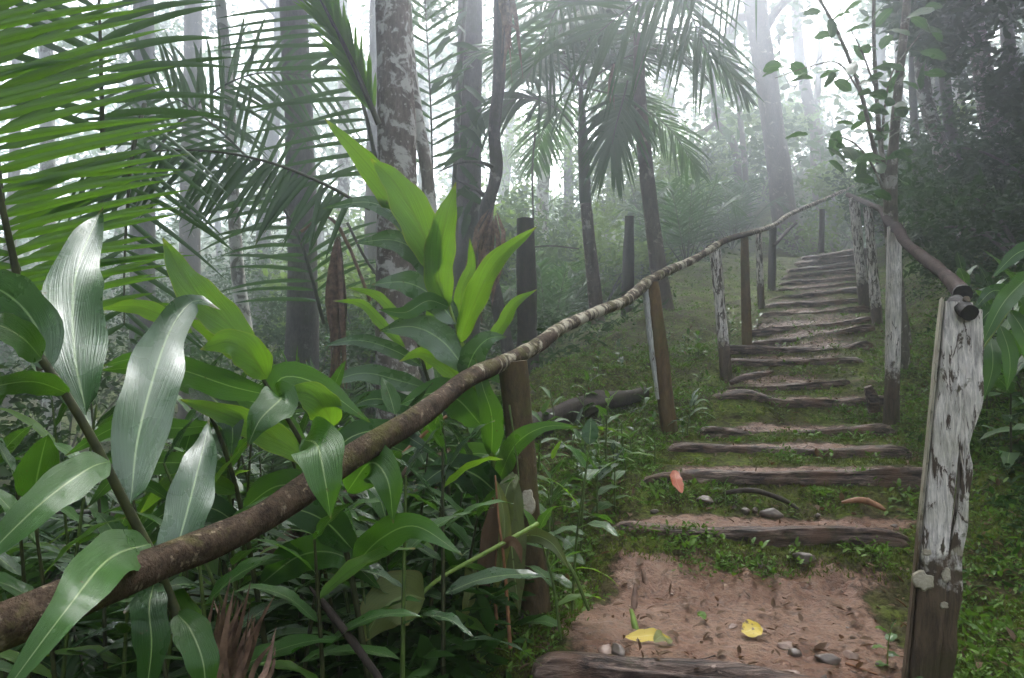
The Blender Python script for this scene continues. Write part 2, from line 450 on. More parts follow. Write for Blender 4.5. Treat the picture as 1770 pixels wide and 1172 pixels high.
def ground_mat():
    m, nt = new_mat('forest_floor')
    tc = nd(nt, 'ShaderNodeTexCoord')
    at = nd(nt, 'ShaderNodeAttribute', attribute_name='mud')
    pos = tc.outputs['Object']
    n1 = nd(nt, 'ShaderNodeTexNoise', {'Vector': pos, 'Scale': 3.0, 'Detail': 8.0, 'Roughness': .68})
    n2 = nd(nt, 'ShaderNodeTexNoise', {'Vector': pos, 'Scale': 38.0, 'Detail': 6.0, 'Roughness': .72})
    n3 = nd(nt, 'ShaderNodeTexNoise', {'Vector': pos, 'Scale': 11.0, 'Detail': 7.0, 'Roughness': .66, 'Distortion': .5})
    mud = ramp(nt, n1.outputs[0], [(.3, (.12, .055, .033)), (.5, (.205, .105, .062)), (.7, (.275, .165, .103))])
    mud = mixc(nt, ramp(nt, n2.outputs[0], [(.36, .75), (.5, 0.0)]), mud, (.065, .04, .029))
    mud = mixc(nt, ramp(nt, n3.outputs[0], [(.56, 0.0), (.7, .55)]), mud, (.17, .12, .078))
    moss = ramp(nt, n3.outputs[0], [(.32, (.04, .056, .01)), (.5, (.105, .145, .02)), (.7, (.18, .225, .03))])
    moss = mixc(nt, ramp(nt, n1.outputs[0], [(.42, 0.0), (.6, .8)]), moss, (.06, .038, .024))
    moss = mixc(nt, ramp(nt, n2.outputs[0], [(.38, .85), (.56, 0.0)]), moss, (.012, .012, .005))
    n6 = nd(nt, 'ShaderNodeTexNoise', {'Vector': pos, 'Scale': 6.5, 'Detail': 9.0, 'Roughness': .75})
    moss = mixc(nt, ramp(nt, n6.outputs[0], [(.53, 0.0), (.64, .8)]), moss, (.035, .022, .015))
    moss = mixc(nt, ramp(nt, n6.outputs[0], [(.32, .6), (.44, 0.0)]), moss, (.1, .13, .018))
    f = math_(nt, 'ADD', at.outputs['Fac'], math_(nt, 'MULTIPLY', math_(nt, 'SUBTRACT', n3.outputs[0], .5), 1.3))
    f = math_(nt, 'ADD', f, math_(nt, 'MULTIPLY', math_(nt, 'SUBTRACT', n2.outputs[0], .5), .5))
    fr = ramp(nt, f, [(.36, 0.0), (.64, 1.0)])
    soil = ramp(nt, n2.outputs[0], [(.35, (.03, .02, .014)), (.65, (.12, .075, .05))])
    fs = ramp(nt, f, [(.22, 0.0), (.42, 1.0)])
    col = mixc(nt, fr, mixc(nt, fs, moss, soil), mud)
    hgt = math_(nt, 'ADD', math_(nt, 'MULTIPLY', n2.outputs[0], .6), n3.outputs[0])
    b = nd(nt, 'ShaderNodeBump', {'Strength': .9, 'Distance': .04, 'Height': hgt})
    ro = ramp(nt, n1.outputs[0], [(.36, .2), (.6, .5)])
    ro2 = mixc(nt, fr, (.85, .85, .85), ro)
    p = nd(nt, 'ShaderNodeBsdfPrincipled', {'Base Color': col, 'Roughness': ro2, 'Normal': b.outputs[0], 'Specular IOR Level': mixc(nt, fr, (.1, .1, .1), (.45, .45, .45))})
    out(nt, p.outputs[0])
    return m

M = {}
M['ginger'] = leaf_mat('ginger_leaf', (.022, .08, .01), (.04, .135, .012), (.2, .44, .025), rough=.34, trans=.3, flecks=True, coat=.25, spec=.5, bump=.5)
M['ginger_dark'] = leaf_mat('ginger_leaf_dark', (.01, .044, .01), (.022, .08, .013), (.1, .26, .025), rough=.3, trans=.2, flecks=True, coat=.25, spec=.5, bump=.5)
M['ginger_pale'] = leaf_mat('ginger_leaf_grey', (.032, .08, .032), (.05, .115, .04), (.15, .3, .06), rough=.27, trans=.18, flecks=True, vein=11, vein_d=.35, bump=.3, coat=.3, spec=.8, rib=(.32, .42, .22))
M['ginger_lit'] = leaf_mat('ginger_leaf_lit', (.06, .17, .014), (.1, .24, .018), (.36, .62, .03), rough=.4, trans=.42, vein=7, rib_w=.03, flecks=True, rib=(.03, .08, .01), edge=(.3, .24, .05), vein_d=.7, bump=.4)  # lime leaf green, brightened: light from behind is put into the colour
M['ginger_old'] = leaf_mat('ginger_leaf_old', (.06, .09, .025), (.1, .12, .035), (.25, .3, .06), rough=.6, trans=.25, vein_d=.4, spots=(.05, .04, .02))
M['ginger_yellow'] = leaf_mat('ginger_leaf_yellowing', (.14, .2, .05), (.24, .26, .09), (.5, .5, .1), rough=.4, trans=.4, vein_d=.5, edge=(.16, .08, .03))
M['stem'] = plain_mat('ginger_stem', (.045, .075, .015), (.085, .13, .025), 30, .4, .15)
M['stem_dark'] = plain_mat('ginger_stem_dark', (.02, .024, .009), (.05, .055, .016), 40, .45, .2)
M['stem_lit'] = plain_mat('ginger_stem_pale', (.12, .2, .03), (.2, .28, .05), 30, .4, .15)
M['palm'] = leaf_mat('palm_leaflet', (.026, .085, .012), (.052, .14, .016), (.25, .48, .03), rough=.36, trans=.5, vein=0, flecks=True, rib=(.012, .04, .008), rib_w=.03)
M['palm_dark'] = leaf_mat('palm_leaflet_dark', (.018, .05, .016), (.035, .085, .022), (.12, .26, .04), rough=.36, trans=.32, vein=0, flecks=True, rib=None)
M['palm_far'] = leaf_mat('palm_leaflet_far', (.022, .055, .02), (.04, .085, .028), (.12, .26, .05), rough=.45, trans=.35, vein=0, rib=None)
M['rachis'] = plain_mat('palm_rachis', (.02, .022, .012), (.055, .06, .022), 30, .5, .2)
M['cover'] = leaf_mat('ground_cover_leaf', (.052, .115, .018), (.115, .2, .028), (.2, .36, .03), rough=.5, trans=.3, vein=0, rib=None, nscale=2.0, spec=.2)
M['moss'] = leaf_mat('moss_blade', (.06, .078, .014), (.13, .148, .024), (.2, .3, .03), rough=.8, trans=.25, vein=0, rib=None, nscale=2.5, spec=.1)
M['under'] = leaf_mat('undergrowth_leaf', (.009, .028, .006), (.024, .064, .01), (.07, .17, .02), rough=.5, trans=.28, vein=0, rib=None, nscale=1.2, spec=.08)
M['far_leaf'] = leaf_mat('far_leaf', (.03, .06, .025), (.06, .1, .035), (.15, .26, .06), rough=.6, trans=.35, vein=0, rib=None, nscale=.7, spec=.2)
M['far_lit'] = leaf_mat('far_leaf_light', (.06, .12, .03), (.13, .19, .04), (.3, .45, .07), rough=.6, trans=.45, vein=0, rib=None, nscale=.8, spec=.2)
M['sap_leaf'] = leaf_mat('sapling_leaf', (.025, .07, .02), (.05, .12, .03), (.14, .32, .05), rough=.35, trans=.3, vein=8, rib=(.1, .16, .05), rib_w=.03)
M['dead'] = leaf_mat('dead_leaf', (.1, .055, .028), (.19, .115, .06), (.25, .14, .06), rough=.75, trans=.15, vein=14, vein_d=.5, rib=None, bump=.6)
M['fallen_yellow'] = leaf_mat('fallen_leaf_yellow', (.5, .36, .03), (.6, .45, .05), (.6, .45, .05), rough=.4, trans=.1, rib=(.6, .5, .15), spots=(.12, .07, .03))
M['fallen_red'] = leaf_mat('fallen_leaf_red', (.36, .075, .03), (.42, .12, .05), (.4, .1, .05), rough=.3, trans=.1, rib=(.5, .25, .12))
M['fallen_tan'] = leaf_mat('fallen_leaf_tan', (.32, .22, .12), (.4, .3, .18), (.3, .2, .1), rough=.6, trans=.1, rib=(.3, .2, .1))
M['bark_white'] = bark_mat('bark_lichen', (.07, .053, .043), (.2, .16, .14), (.46, .44, .41), .53, 11.0, moss=(.07, .075, .03), moss_t=.66, pale2=(.36, .33, .3))
M['bark_pale'] = bark_mat('bark_pale', (.1, .085, .07), (.25, .22, .19), (.55, .54, .5), .48, 6.0)
M['bark_grey'] = bark_mat('bark_grey', (.035, .03, .028), (.1, .088, .08), (.2, .19, .17), .64, 5.0, moss=(.04, .045, .02), moss_t=.6)
M['bark_brown'] = bark_mat('bark_brown', (.045, .032, .024), (.13, .1, .075), (.24, .2, .16), .62, 6.0)
M['bark_palm'] = bark_mat('bark_palm', (.06, .042, .035), (.17, .125, .105), (.32, .27, .24), .6, 8.0, rings=14)
M['crownshaft'] = plain_mat('palm_crownshaft', (.035, .05, .022), (.07, .085, .04), 9, .5, .2, stretch=(1, 1, .2))
M['bark_log'] = bark_mat('fallen_bark', (.03, .022, .018), (.1, .08, .062), (.2, .18, .15), .6, 9.0, moss=(.045, .055, .014), moss_t=.52)
M['bark_stub'] = bark_mat('rotten_wood', (.018, .014, .012), (.055, .04, .032), (.12, .1, .08), .68, 9.0, moss=(.035, .04, .012), moss_t=.6)
M['bark_sap'] = bark_mat('sapling_bark', (.06, .05, .035), (.17, .15, .11), (.34, .32, .27), .57, 11.0, moss=(.04, .045, .018), moss_t=.64)
M['rail_bark'] = bark_mat('handrail_bark', (.018, .012, .008), (.085, .058, .038), (.36, .33, .25), .585, 14.0, rough=.8, bump=1.0, moss=(.08, .075, .022), moss_t=.6, zs=.7, fine=75.0, pale2=(.2, .16, .11), spec=.1, grow=(.6, 2.6))
M['rail_smooth'] = bark_mat('handrail_bark_smooth', (.014, .009, .008), (.05, .032, .027), (.09, .062, .05), .66, 12.0, rough=.85, bump=1.0, fine=55.0, spec=.08)
M['post_moss'] = bark_mat('post_mossy', (.03, .018, .009), (.105, .07, .03), (.3, .27, .19), .66, 9.0, moss=(.06, .055, .014), moss_t=.56, rough=.75, zs=.4)
M['post_brown'] = bark_mat('post_brown', (.045, .025, .01), (.16, .098, .032), (.2, .13, .06), .66, 7.0, moss=(.085, .072, .018), moss_t=.55, rough=.75, zs=.3)
M['paint_big'] = painted_mat('paint_peeling', .36)
M['paint_mid'] = painted_mat('paint_peeling_thin', .36, cover=.52)
M['paint_dark'] = painted_mat('paint_flaked', .3, cover=.44)
M['paint_side'] = painted_mat('paint_side', .02, cover=.54, white=(.6, .6, .58))
M['plank_side'] = painted_mat('timber_side', .5, white=(.5, .46, .36), cover=.5, dark=(.09, .075, .035))
M['log'] = log_mat('step_log')
M['lichen'] = plain_mat('lichen_crust', (.26, .23, .17), (.42, .38, .29), 90, .9, .5)
M['char'] = plain_mat('charred_end', (.006, .005, .005), (.02, .017, .015), 40, .8, .6)
M['stone'] = plain_mat('stone', (.07, .055, .045), (.18, .145, .12), 14, .5, .5)
M['stone_red'] = plain_mat('stone_muddy', (.16, .1, .075), (.28, .2, .16), 12, .5, .5)
M['straw'] = plain_mat('dead_frond', (.08, .045, .03), (.26, .16, .11), 20, .7, .4)
M['rust'] = plain_mat('dry_stick', (.16, .07, .03), (.28, .13, .06), 30, .6, .3)
M['ground'] = ground_mat()

# ------------------------------------------------------------------ the stair: one row per log, (pixels along its top edge), depth, thickness
LOGS = [
 ([(960, 1128), (1100, 1147), (1250, 1166), (1430, 1178), (1600, 1196)], 2.5, .12, 'thick grooved grey log along the near edge of the muddy landing'),
 ([(1080, 909), (1190, 912), (1305, 916), (1430, 912), (1550, 921)], 3.7, .085, 'long thin log with a pale worn rim, topping the bare muddy bank'),
 ([(1120, 823), (1220, 813), (1330, 816), (1460, 820), (1600, 808)], 4.3, .085, 'log step with a red leaf lying against its front'),
 ([(1175, 768), (1300, 773), (1420, 776), (1545, 772)], 4.85, .08, 'straight log step just above the one with the red leaf'),
 ([(1225, 738), (1330, 747), (1420, 741), (1520, 735)], 5.35, .08, 'uneven log step between the brown mossy post and the second white post'),
 ([(1240, 682), (1290, 675), (1340, 690), (1440, 691), (1530, 684)], 5.9, .09, 'wavy log step with a knobbly hump near one end'),
 ([(1255, 670), (1330, 668), (1420, 661), (1460, 656)], 6.3, .07, 'short sloping log step just above the knobbly wavy one'),
 ([(1265, 623), (1380, 623), (1475, 620)], 6.9, .075, 'level log step beside the foot of the white flaking post on the valley side'),
 ([(1262, 598), (1380, 603), (1450, 601), (1495, 592)], 7.4, .085, 'log step sagging in the middle above the level one'),
 ([(1305, 590), (1400, 581), (1495, 562)], 7.9, .075, 'log step whose far end climbs towards the hillside'),
 ([(1300, 571), (1400, 563), (1505, 546)], 8.5, .085, 'steeply tilted log step below the smooth earth riser'),
 ([(1325, 543), (1400, 540), (1490, 533)], 9.3, .06, 'thin root-like log edging a smooth earth riser'),
 ([(1335, 527), (1410, 524), (1480, 518)], 10.0, .075, 'log step at the foot of the dark thin valley-side post'),
 ([(1342, 514), (1410, 508), (1482, 500)], 10.7, .07, 'misty log step, sixth from the top of the stair'),
 ([(1350, 500), (1420, 496), (1486, 489)], 11.4, .07, 'misty log step, fifth from the top of the stair'),
 ([(1355, 489), (1420, 485), (1488, 479)], 12.1, .07, 'misty log step, fourth from the top of the stair'),
 ([(1360, 479), (1420, 473), (1488, 465)], 12.8, .08, 'misty log step, third from the top of the stair'),
 ([(1370, 466), (1430, 461), (1490, 454)], 13.6, .075, 'misty log step, second from the top of the stair'),
 ([(1382, 456), (1430, 450), (1492, 441)], 14.4, .09, 'misty log step just below the pale topmost one'),
 ([(1392, 446), (1430, 441), (1490, 430)], 15.2, .11, 'pale topmost log step, faint in the mist'),
]
LC, LZ, LXL, LXR, LT = [], [], [], [], []
for pts, d, th, lab in LOGS:
    w = np.array([P(x, y, d) for x, y in pts])
    LC.append(w[:, 1].mean()); LZ.append(w[:, 2].mean()); LXL.append(w[0][0]); LXR.append(w[-1][0])
    LT.append(np.polyfit(w[:, 0], w[:, 2], 1)[0])
LC, LZ, LXL, LXR, LT = map(np.array, (LC, LZ, LXL, LXR, LT))
kn = [(-30, LZ[0] - .65), (-1, LZ[0] - .55), (LC[0] - .7, LZ[0] - .36), (LC[0] - .12, LZ[0] - .2)]
for i in range(len(LC)):
    th = LOGS[i][2]
    if i: kn.append((LC[i] - .08, LZ[i] - th * .85))
    kn.append((LC[i] - .01, LZ[i] - .03))
    kn.append((LC[i] + .09, LZ[i] - .008))
    if i + 1 < len(LC):
        run = LC[i + 1] - LC[i]
        rise = LZ[i + 1] - LZ[i]
        kn.append((LC[i] + run * (.62 if i == 0 else .5), LZ[i] + rise * (.1 if i == 0 else .16)))
kn += [(LC[-1] + 1.5, LZ[-1] + .25), (LC[-1] + 5, LZ[-1] + .75), (LC[-1] + 20, LZ[-1] + 2.2), (90, LZ[-1] + 4)]
KY, KZ = np.array(kn).T
SMY = np.concatenate([[-30, -1, 1.6], LC, [LC[-1] + 5, LC[-1] + 20, 90]])
SMZ = np.concatenate([[LZ[0] - .65, LZ[0] - .5, LZ[0] - .25], LZ - .07, [LZ[-1] + .6, LZ[-1] + 2, LZ[-1] + 4]])
EXY = np.concatenate([[-30, 0], LC, [22, 40, 90]])
def ext(a, s0, s1): return np.concatenate([[a[0] - 1.2, a[0] - .5], a, [a[-1] + s0, a[-1] + s0 + s1, a[-1] + s0 + s1 * 3]])
XL, XR = ext(np.minimum.accumulate(LXL[::-1])[::-1], 4.2, 10), ext(np.maximum.accumulate(LXR), 4.2, 10)

def ground(x, y, fine=True):
    x, y = np.asarray(x, float), np.asarray(y, float)
    zp = np.interp(y + .05 * noise(x * 2.2, y * .5, 0, 5), KY, KZ)
    zs = np.interp(y, SMY, SMZ)
    xl, xr = np.interp(y, EXY, XL), np.interp(y, EXY, XR)
    xc = np.clip(x, xl, xr)
    tilt = np.interp(y, LC, LT) * sstep(2, 3, y) * (1 - sstep(13, 17, y))
    zp = zp + tilt * (xc - (xl + xr) / 2)
    sl, sr = np.maximum(xl - x, 0), np.maximum(x - xr, 0)
    w = sstep(0, .4, sl + sr)
    sh = np.interp(y, [0, 3, 5, 8, 15, 30], [1.6, 1.3, 1.3, 1.7, 2.2, 4])
    over = np.maximum(sl - sh, 0)
    left = -.05 * sl - 3.2 * (1 - np.exp(-(over * .55) / 3.2 - (over ** 2) * .01))
    q = np.minimum(sr, 1.7)
    right = .2 * q + .21 * q * q + np.maximum(sr - 1.7, 0) * .9
    right = np.where(right > 4, 4 + 3.5 * (1 - np.exp(-(right - 4) / 3.5)), right)
    z = zp * (1 - w) + (zs + left + right + tilt * (xc - (xl + xr) / 2)) * w
    z = z + np.maximum(y - 15, 0) * .3 * sstep(0, 3, sl) * (1 - np.exp(-np.maximum(y - 15, 0) / 6)) * (y < 60) + np.where(y >= 60, 13.5 * sstep(0, 3, sl), 0)
    rough = .35 + .65 * w
    z = z + (.09 * w * fbm(x * .9, y * .9, 0, 3, 3) + .03 * rough * fbm(x * 4, y * 4, 0, 9, 3))
    if fine:
        z = z + .035 * fbm(x * 7, y * 7, 0, 29, 3) * sstep(LC[0] + .5, LC[0] + .85, y) * (1 - sstep(LC[1] - .15, LC[1] - .1, y)) * (1 - w)
        z = z + rough * .014 * fbm(x * 17, y * 17, 0, 21, 3) + .009 * fbm(x * 34, y * 34, 0, 25, 3)
    return z

def on_ground(x, y): return np.array([x, y, float(ground(x, y, False))])

# ground sheet: rows fan out from a point behind the camera, fine where the stair runs
ys = np.concatenate([np.arange(-5, 1.8, .2), np.arange(1.8, 6.2, .026), np.arange(6.2, 9, .045), np.arange(9, 18, .08), 18 * 1.045 ** np.arange(0, 36)])
sd = np.concatenate([np.arange(-.06, .44, .0035)])
lft = -.06 - .0035 * (1.11 ** np.arange(1, 50) - 1) / .11
rgt = .44 + .0035 * (1.11 ** np.arange(0, 50) - 1) / .11
ss = np.concatenate([lft[::-1], sd, rgt])
ss = ss[(ss > -4) & (ss < 4)]
Y, SS = np.meshgrid(ys, ss, indexing='ij')
X = SS * (Y + 6)
Z = ground(X, Y)
ny, nx = Y.shape
i, j = np.meshgrid(np.arange(ny - 1), np.arange(nx - 1), indexing='ij')
Fq = np.stack([i * nx + j, i * nx + j + 1, (i + 1) * nx + j + 1, (i + 1) * nx + j], -1).reshape(-1, 4)
g = MB().add(np.stack([X, Y, Z], -1).reshape(-1, 3), Fq).build('ground', M['ground'])
tag(g, 'mossy forest floor with a worn red mud path', None, None, 'structure')
xl, xr = np.interp(Y, EXY, XL), np.interp(Y, EXY, XR)
ins = sstep(-.12, .2, X - xl + .25 * noise(X * 3, Y * 3, 0, 31)) * sstep(-.1, .3, xr - X + .25 * noise(X * 3, Y * 3, 0, 33))
k = np.clip(np.searchsorted(LC, Y.ravel()) - 1, 0, len(LC) - 2).reshape(Y.shape)
tt = (Y - LC[k]) / (LC[k + 1] - LC[k])
lim = np.where(k == 0, .8, np.where(k < 6, .36, .7))
tread = 1 - sstep(lim - .12, lim + .12, tt)
far = np.interp(Y, [4, 6, 8, 14], [.85, .45, .2, .15])
mud = ins * np.where(k == 0, tread * 1.0 + .12, far * tread + .1 + .2 * sstep(6.5, 8.5, Y))
mud = np.where(Y < LC[0], ins * .3, mud)
mud = np.where(Y > LC[-1], ins * .3, mud)
mud = mud + .16 * (1 - ins) * sstep(.1, .5, noise(X * .8, Y * .8, 0, 40)) * (X < xl)
at = g.data.attributes.new('mud', 'FLOAT', 'POINT')
at.data.foreach_set('value', mud.astype(np.float32).ravel())

for n_, (pts, d, th, lab) in enumerate(LOGS):
    w = np.array([P(x, y, d) for x, y in pts])
    w[:, 1] += rng.normal(0, .02, len(w))
    w[:, 2] -= th * .5
    e0, e1 = w[0] + (w[0] - w[1]) * .12, w[-1] + (w[-1] - w[-2]) * .12
    w = np.vstack([e0 - (0, 0, .055), w, e1 - (0, 0, .055)])
    r = th * (.55 if d < 9 else .72) * rng.uniform(.85, 1.15, len(w)); r[0] *= .7; r[-1] *= .6
    if n_ == 5: r[2] *= 1.25
    o = thing('log_step', lab, 'log step', w[len(w) // 2], 'log steps of the forest stair')
    mb = MB()
    tube(mb, w, r, n=70 if d < 7 else 40, seg=26, amp=.34, fr=4.5, seed=n_ * 3 + 1, squash=(.98, 1.15), stretch=.13, box=.62)
    mb.build('timber', M['log'], o)

# ------------------------------------------------------------------ posts
def post(lab, base, top, d, wb, wt, mat, group, amp=.12, seed=0, squash=None, name='fence_post', sink=.12, side=None, mid=None, dt=None):
    b, t = P(*base, d), P(*top, dt or d)
    b = b + (b - t) / np.linalg.norm(b - t) * sink
    o = thing(name, lab, 'post', b + (0, 0, sink), group)
    pts = [b, b * .5 + t * .5 if mid is None else P(*mid, d), t]
    rb, rt = wb / F * d / 2, wt / F * d / 2
    mb = MB()
    tube(mb, pts, [rb, (rb + rt) / 2, rt], n=34, seg=18, amp=amp, fr=2.2, seed=seed, squash=squash, stretch=.16)
    mb.build('shaft', mat, o)
    return o

# the big peeling post is a squared timber: rounded rectangle with splits
def timber(lab, base, top, d, wb, wt, thick, yaw, mat, mat_side):
    b, t = P(*base, d), P(*top, d)
    o = thing('fence_post', lab, 'post', b, 'white painted posts of the handrail')
    ax = unit(t - b)
    fx = unit(np.cross(unit(np.array([-sin(yaw), cos(yaw), 0])), ax)) * 1.0
    fy = np.cross(ax, fx)
    if fx[0] < 0: fx, fy = -fx, -fy
    H = np.linalg.norm(t - b)
    def slab(mb, x0, x1, y0, y1, z0, z1, seed, amp, n=46, slope=0):
        q = []
        m = 9
        for a in np.linspace(0, 1, m, endpoint=False): q.append((a, 0))
        for a in np.linspace(0, 1, 5, endpoint=False): q.append((1, a))
        for a in np.linspace(1, 0, m, endpoint=False): q.append((a, 1))
        for a in np.linspace(1, 0, 5, endpoint=False): q.append((0, a))
        q = np.array(q)
        c = q - .5
        rr = 1 - .07 * (np.abs(c[:, 0] * 2) ** 6) * (np.abs(c[:, 1] * 2) ** 6)
        c = c * rr[:, None]
        zz = np.linspace(z0, z1, n)
        A, Zz = np.meshgrid(np.arange(len(q)), zz)
        wd = (wb + (wt - wb) * (Zz / H)) / F * d
        cx = c[A, 0] * (x1(Zz) - x0(Zz)) + (x1(Zz) + x0(Zz)) / 2
        cy = c[A, 1] * (y1 - y0) + (y1 + y0) / 2
        Zt = Zz + slope * cx * sstep(H * .8, H, Zz)
        nz = fbm(cx * 30, cy * 30, Zz * 5, seed, 3) * amp + noise(cx * 9, cy * 9, Zz * 2.5, seed + 3) * amp * .8
        V = b + fx * (cx + nz * np.sign(c[A, 0]))[..., None] + fy * (cy + nz * np.sign(c[A, 1]))[..., None] + ax * Zt[..., None]
        ns = len(q)
        i, j = np.meshgrid(np.arange(n - 1), np.arange(ns), indexing='ij')
        Fq = np.stack([i * ns + j, i * ns + (j + 1) % ns, (i + 1) * ns + (j + 1) % ns, (i + 1) * ns + j], -1).reshape(-1, 4)
        mb.add(V.reshape(-1, 3), Fq)
        ce = V[-1].mean(0)
        idx = np.arange(ns)
        mb.add(np.vstack([V[-1], ce]), np.stack([idx, (idx + 1) % ns, np.full(ns, ns)], -1))
    W0 = wb / F * d
    hw = lambda z: (wb + (wt - wb) * z / H) / F * d / 2
    bul = lambda z: .016 * np.exp(-((z - H * .78) / .1) ** 2) - .012 * np.exp(-((z - H * .6) / .05) ** 2) + .004 * np.sin(z * 31)
    mb = MB()
    slab(mb, lambda z: -hw(z) + .011, lambda z: hw(z) * .42, -thick / 2, thick / 2, -.15, H, 4, .004)
    mb.build('shaft', mat, o)
    mb = MB()
    slab(mb, lambda z: hw(z) * .42 - .006 + .012 * sstep(.35, .5, z) * (1 - sstep(.62, .75, z)), lambda z: hw(z) + bul(z), -thick / 2 + .008, thick / 2 - .004, -.15, H - .02, 9, .004)
    mb.build('split_strip', mat, o)
    mb = MB()
    slab(mb, lambda z: -hw(z), lambda z: -hw(z) + .009, -thick / 2 - .004, thick / 2, -.15, H + .012, 13, .0015)
    mb.build('edge_board', mat_side, o)
    return o, H
def lichen(parent, px, py, d, rx, ry, seed, mat='lichen'):
    """A crusty pale patch: a thin irregular disc on the side that faces the viewpoint."""
    c = P(px, py, d)
    n = -unit(c); e1 = unit(np.cross(UPV, n)); e2 = np.cross(n, e1)
    m = 26
    a = np.linspace(0, 2 * pi, m, endpoint=False)
    V = [c + n * .004]
    for k_, h_ in ((.55, .0035), (.85, .0025), (1.0, -.006)):
        rr = k_ * (1 + .28 * noise(np.cos(a) * 2.2, np.sin(a) * 2.2, k_, seed))
        V += list(c + e1 * (np.cos(a) * rr * rx / F * d)[:, None] + e2 * (np.sin(a) * rr * ry / F * d)[:, None] + n * h_)
    q = np.arange(m); q2 = (q + 1) % m
    mb = MB().add(V, np.stack([np.zeros(m, int), 1 + q, 1 + q2], -1))
    for r_ in (0, 1): mb.add(V, np.stack([1 + r_ * m + q, 1 + (r_ + 1) * m + q, 1 + (r_ + 1) * m + q2, 1 + r_ * m + q2], -1))
    return mb.build('lichen_patch', M[mat], parent)
UPV = np.array([0, 0, 1.])
big, _ = timber('thick squared post with peeling white paint and a soil-dark foot', (1606, 1142), (1662, 524), 2.5, 74, 66, .1, -.42, M['paint_big'], M['plank_side'])

for q, (px, py, rx, ry) in enumerate([(1596, 1004, 15, 17), (1636, 994, 8, 12), (1632, 1046, 7, 6), (1604, 955, 7, 6)]):
    lichen(big, px, py, 2.44, rx, ry, q + 3)
WG = 'white painted posts of the handrail'
post('tall slim white post at the bend of the hillside handrail', (1541, 722), (1546, 392), 5.5, 26, 24, M['paint_mid'], WG, .1, 3)
post('slender mossy prop leaning behind the tall slim white post', (1566, 572), (1534, 400), 7.0, 14, 12, M['bark_sap'], None, .12, 4)
post('flaking white post, thinner of the pair at the upper end of the hillside handrail', (1517, 568), (1500, 358), 8.3, 18, 15, M['paint_dark'], WG, .12, 5)
post('flaking grey white post with a pale top, beside a thinner one high on the stair', (1493, 522), (1476, 342), 9.8, 18, 16, M['paint_dark'], WG, .12, 6)
VG = 'posts under the valley-side handrail'
bp = post('stout dark bark-covered post with a pale lichen patch, deep among ginger leaves', (932, 1092), (884, 625), 2.9, 50, 50, M['post_moss'], VG, .12, 7, sink=.2)
lichen(bp, 912, 868, 2.835, 13, 24, 9)
lichen(bp, 893, 765, 2.835, 6, 10, 10)
o = post('ochre brown mossy post with a strip of white paint along one edge', (1157, 744), (1126, 488), 5.4, 30, 24, M['post_brown'], VG, .1, 8)
b, t = P(1137, 690, 5.36), P(1115, 500, 5.36)
mb = MB(); tube(mb, [b, (b + t) / 2 + (-.004, 0, 0), t], [.012, .02, .024], n=24, seg=10, amp=.2, seed=4, squash=(1, 1.3))
mb.build('paint_strip', M['paint_side'], o)
post('white flaking post beside the level log step on the valley side', (1255, 645), (1236, 432), 6.6, 20, 20, M['paint_dark'], VG, .12, 9)
post('bare brown post rising behind the white flaking one', (1291, 582), (1287, 410), 7.9, 17, 14, M['post_brown'], VG, .12, 10)
post('thin dark post with flecks of white, third from the top of the valley-side rail', (1316, 527), (1311, 402), 10.0, 12, 11, M['paint_dark'], VG, .12, 11)
post('dark misty post with a slanting brace, second from the top of the valley-side rail', (1334, 492), (1336, 393), 11.6, 14, 13, M['bark_stub'], VG, .12, 12)
post('faint topmost post where the upper rail passes the big tree', (1420, 425), (1421, 362), 14.5, 10, 9, M['bark_stub'], VG, .12, 14)

def rail(lab, pts, mat, n=90, amp=.14, seed=0, name='handrail'):
    w = np.array([P(x, y, d) for x, y, d, th in pts])
    r = np.array([th / F * d / 2 for x, y, d, th in pts]) * .93
    o = thing(name, lab, 'handrail', w[len(w) // 2])
    mb = MB(); tube(mb, w, r, n=n, seg=20, amp=amp, fr=3.2, seed=seed, stretch=.22)
    mb.build('pole', mat, o)
    return o, w, r
rail('long crooked bark-covered pole rail rising from the ginger leaves', [(-80, 1112, 1.08, 92), (60, 1060, 1.15, 86), (170, 1016, 1.25, 76), (256, 982, 1.37, 66), (410, 918, 1.55, 58), (500, 866, 1.68, 55), (602, 793, 1.88, 47),
      (705, 731, 2.06, 43), (760, 692, 2.3, 38), (807, 655, 2.5, 35), (868, 627, 2.85, 30), (925, 599, 3.15, 28), (970, 567, 3.5, 24), (1040, 536, 4.2, 21), (1080, 521, 4.8, 20), (1112, 494, 5.3, 21), (1145, 473, 5.6, 18), (1200, 448, 6.2, 14), (1240, 423, 6.7, 14)],
     M['rail_bark'], n=220, amp=.12, seed=3)
rail('thin upper pole rail fading into the mist past the big tree', [(1226, 430, 6.55, 12), (1262, 412, 7.2, 11), (1300, 402, 8.4, 10), (1338, 389, 10.5, 9), (1366, 370, 12, 8), (1420, 347, 13.6, 7), (1475, 322, 15.5, 6)], M['rail_bark'], seed=5)
rail('slanting thin brace pole under the upper rail', [(1338, 425, 11.4, 6), (1362, 398, 12.0, 6), (1376, 386, 12.2, 5)], M['bark_stub'], n=20, seed=6, name='brace_pole')
o, w, r = rail('smooth brown pole rail on the hillside with a charred sawn end', [(1466, 337, 10.2, 9), (1500, 352, 8.9, 9), (1522, 362, 7.4, 11), (1536, 385, 6.0, 16), (1552, 396, 5.3, 20), (1566, 420, 4.8, 18), (1600, 448, 4.0, 22), (1632, 474, 3.3, 25), (1664, 508, 2.62, 31)], M['rail_smooth'], n=140, amp=.14, seed=8)
e = unit(w[-1] - w[-2])
mb = MB(); tube(mb, [w[-1] - e * .03, w[-1] + e * .006], [r[-1] * 1.06, r[-1] * 1.05], n=6, seg=20, amp=.08, seed=1)
mb.build('charred_end', M['char'], o)
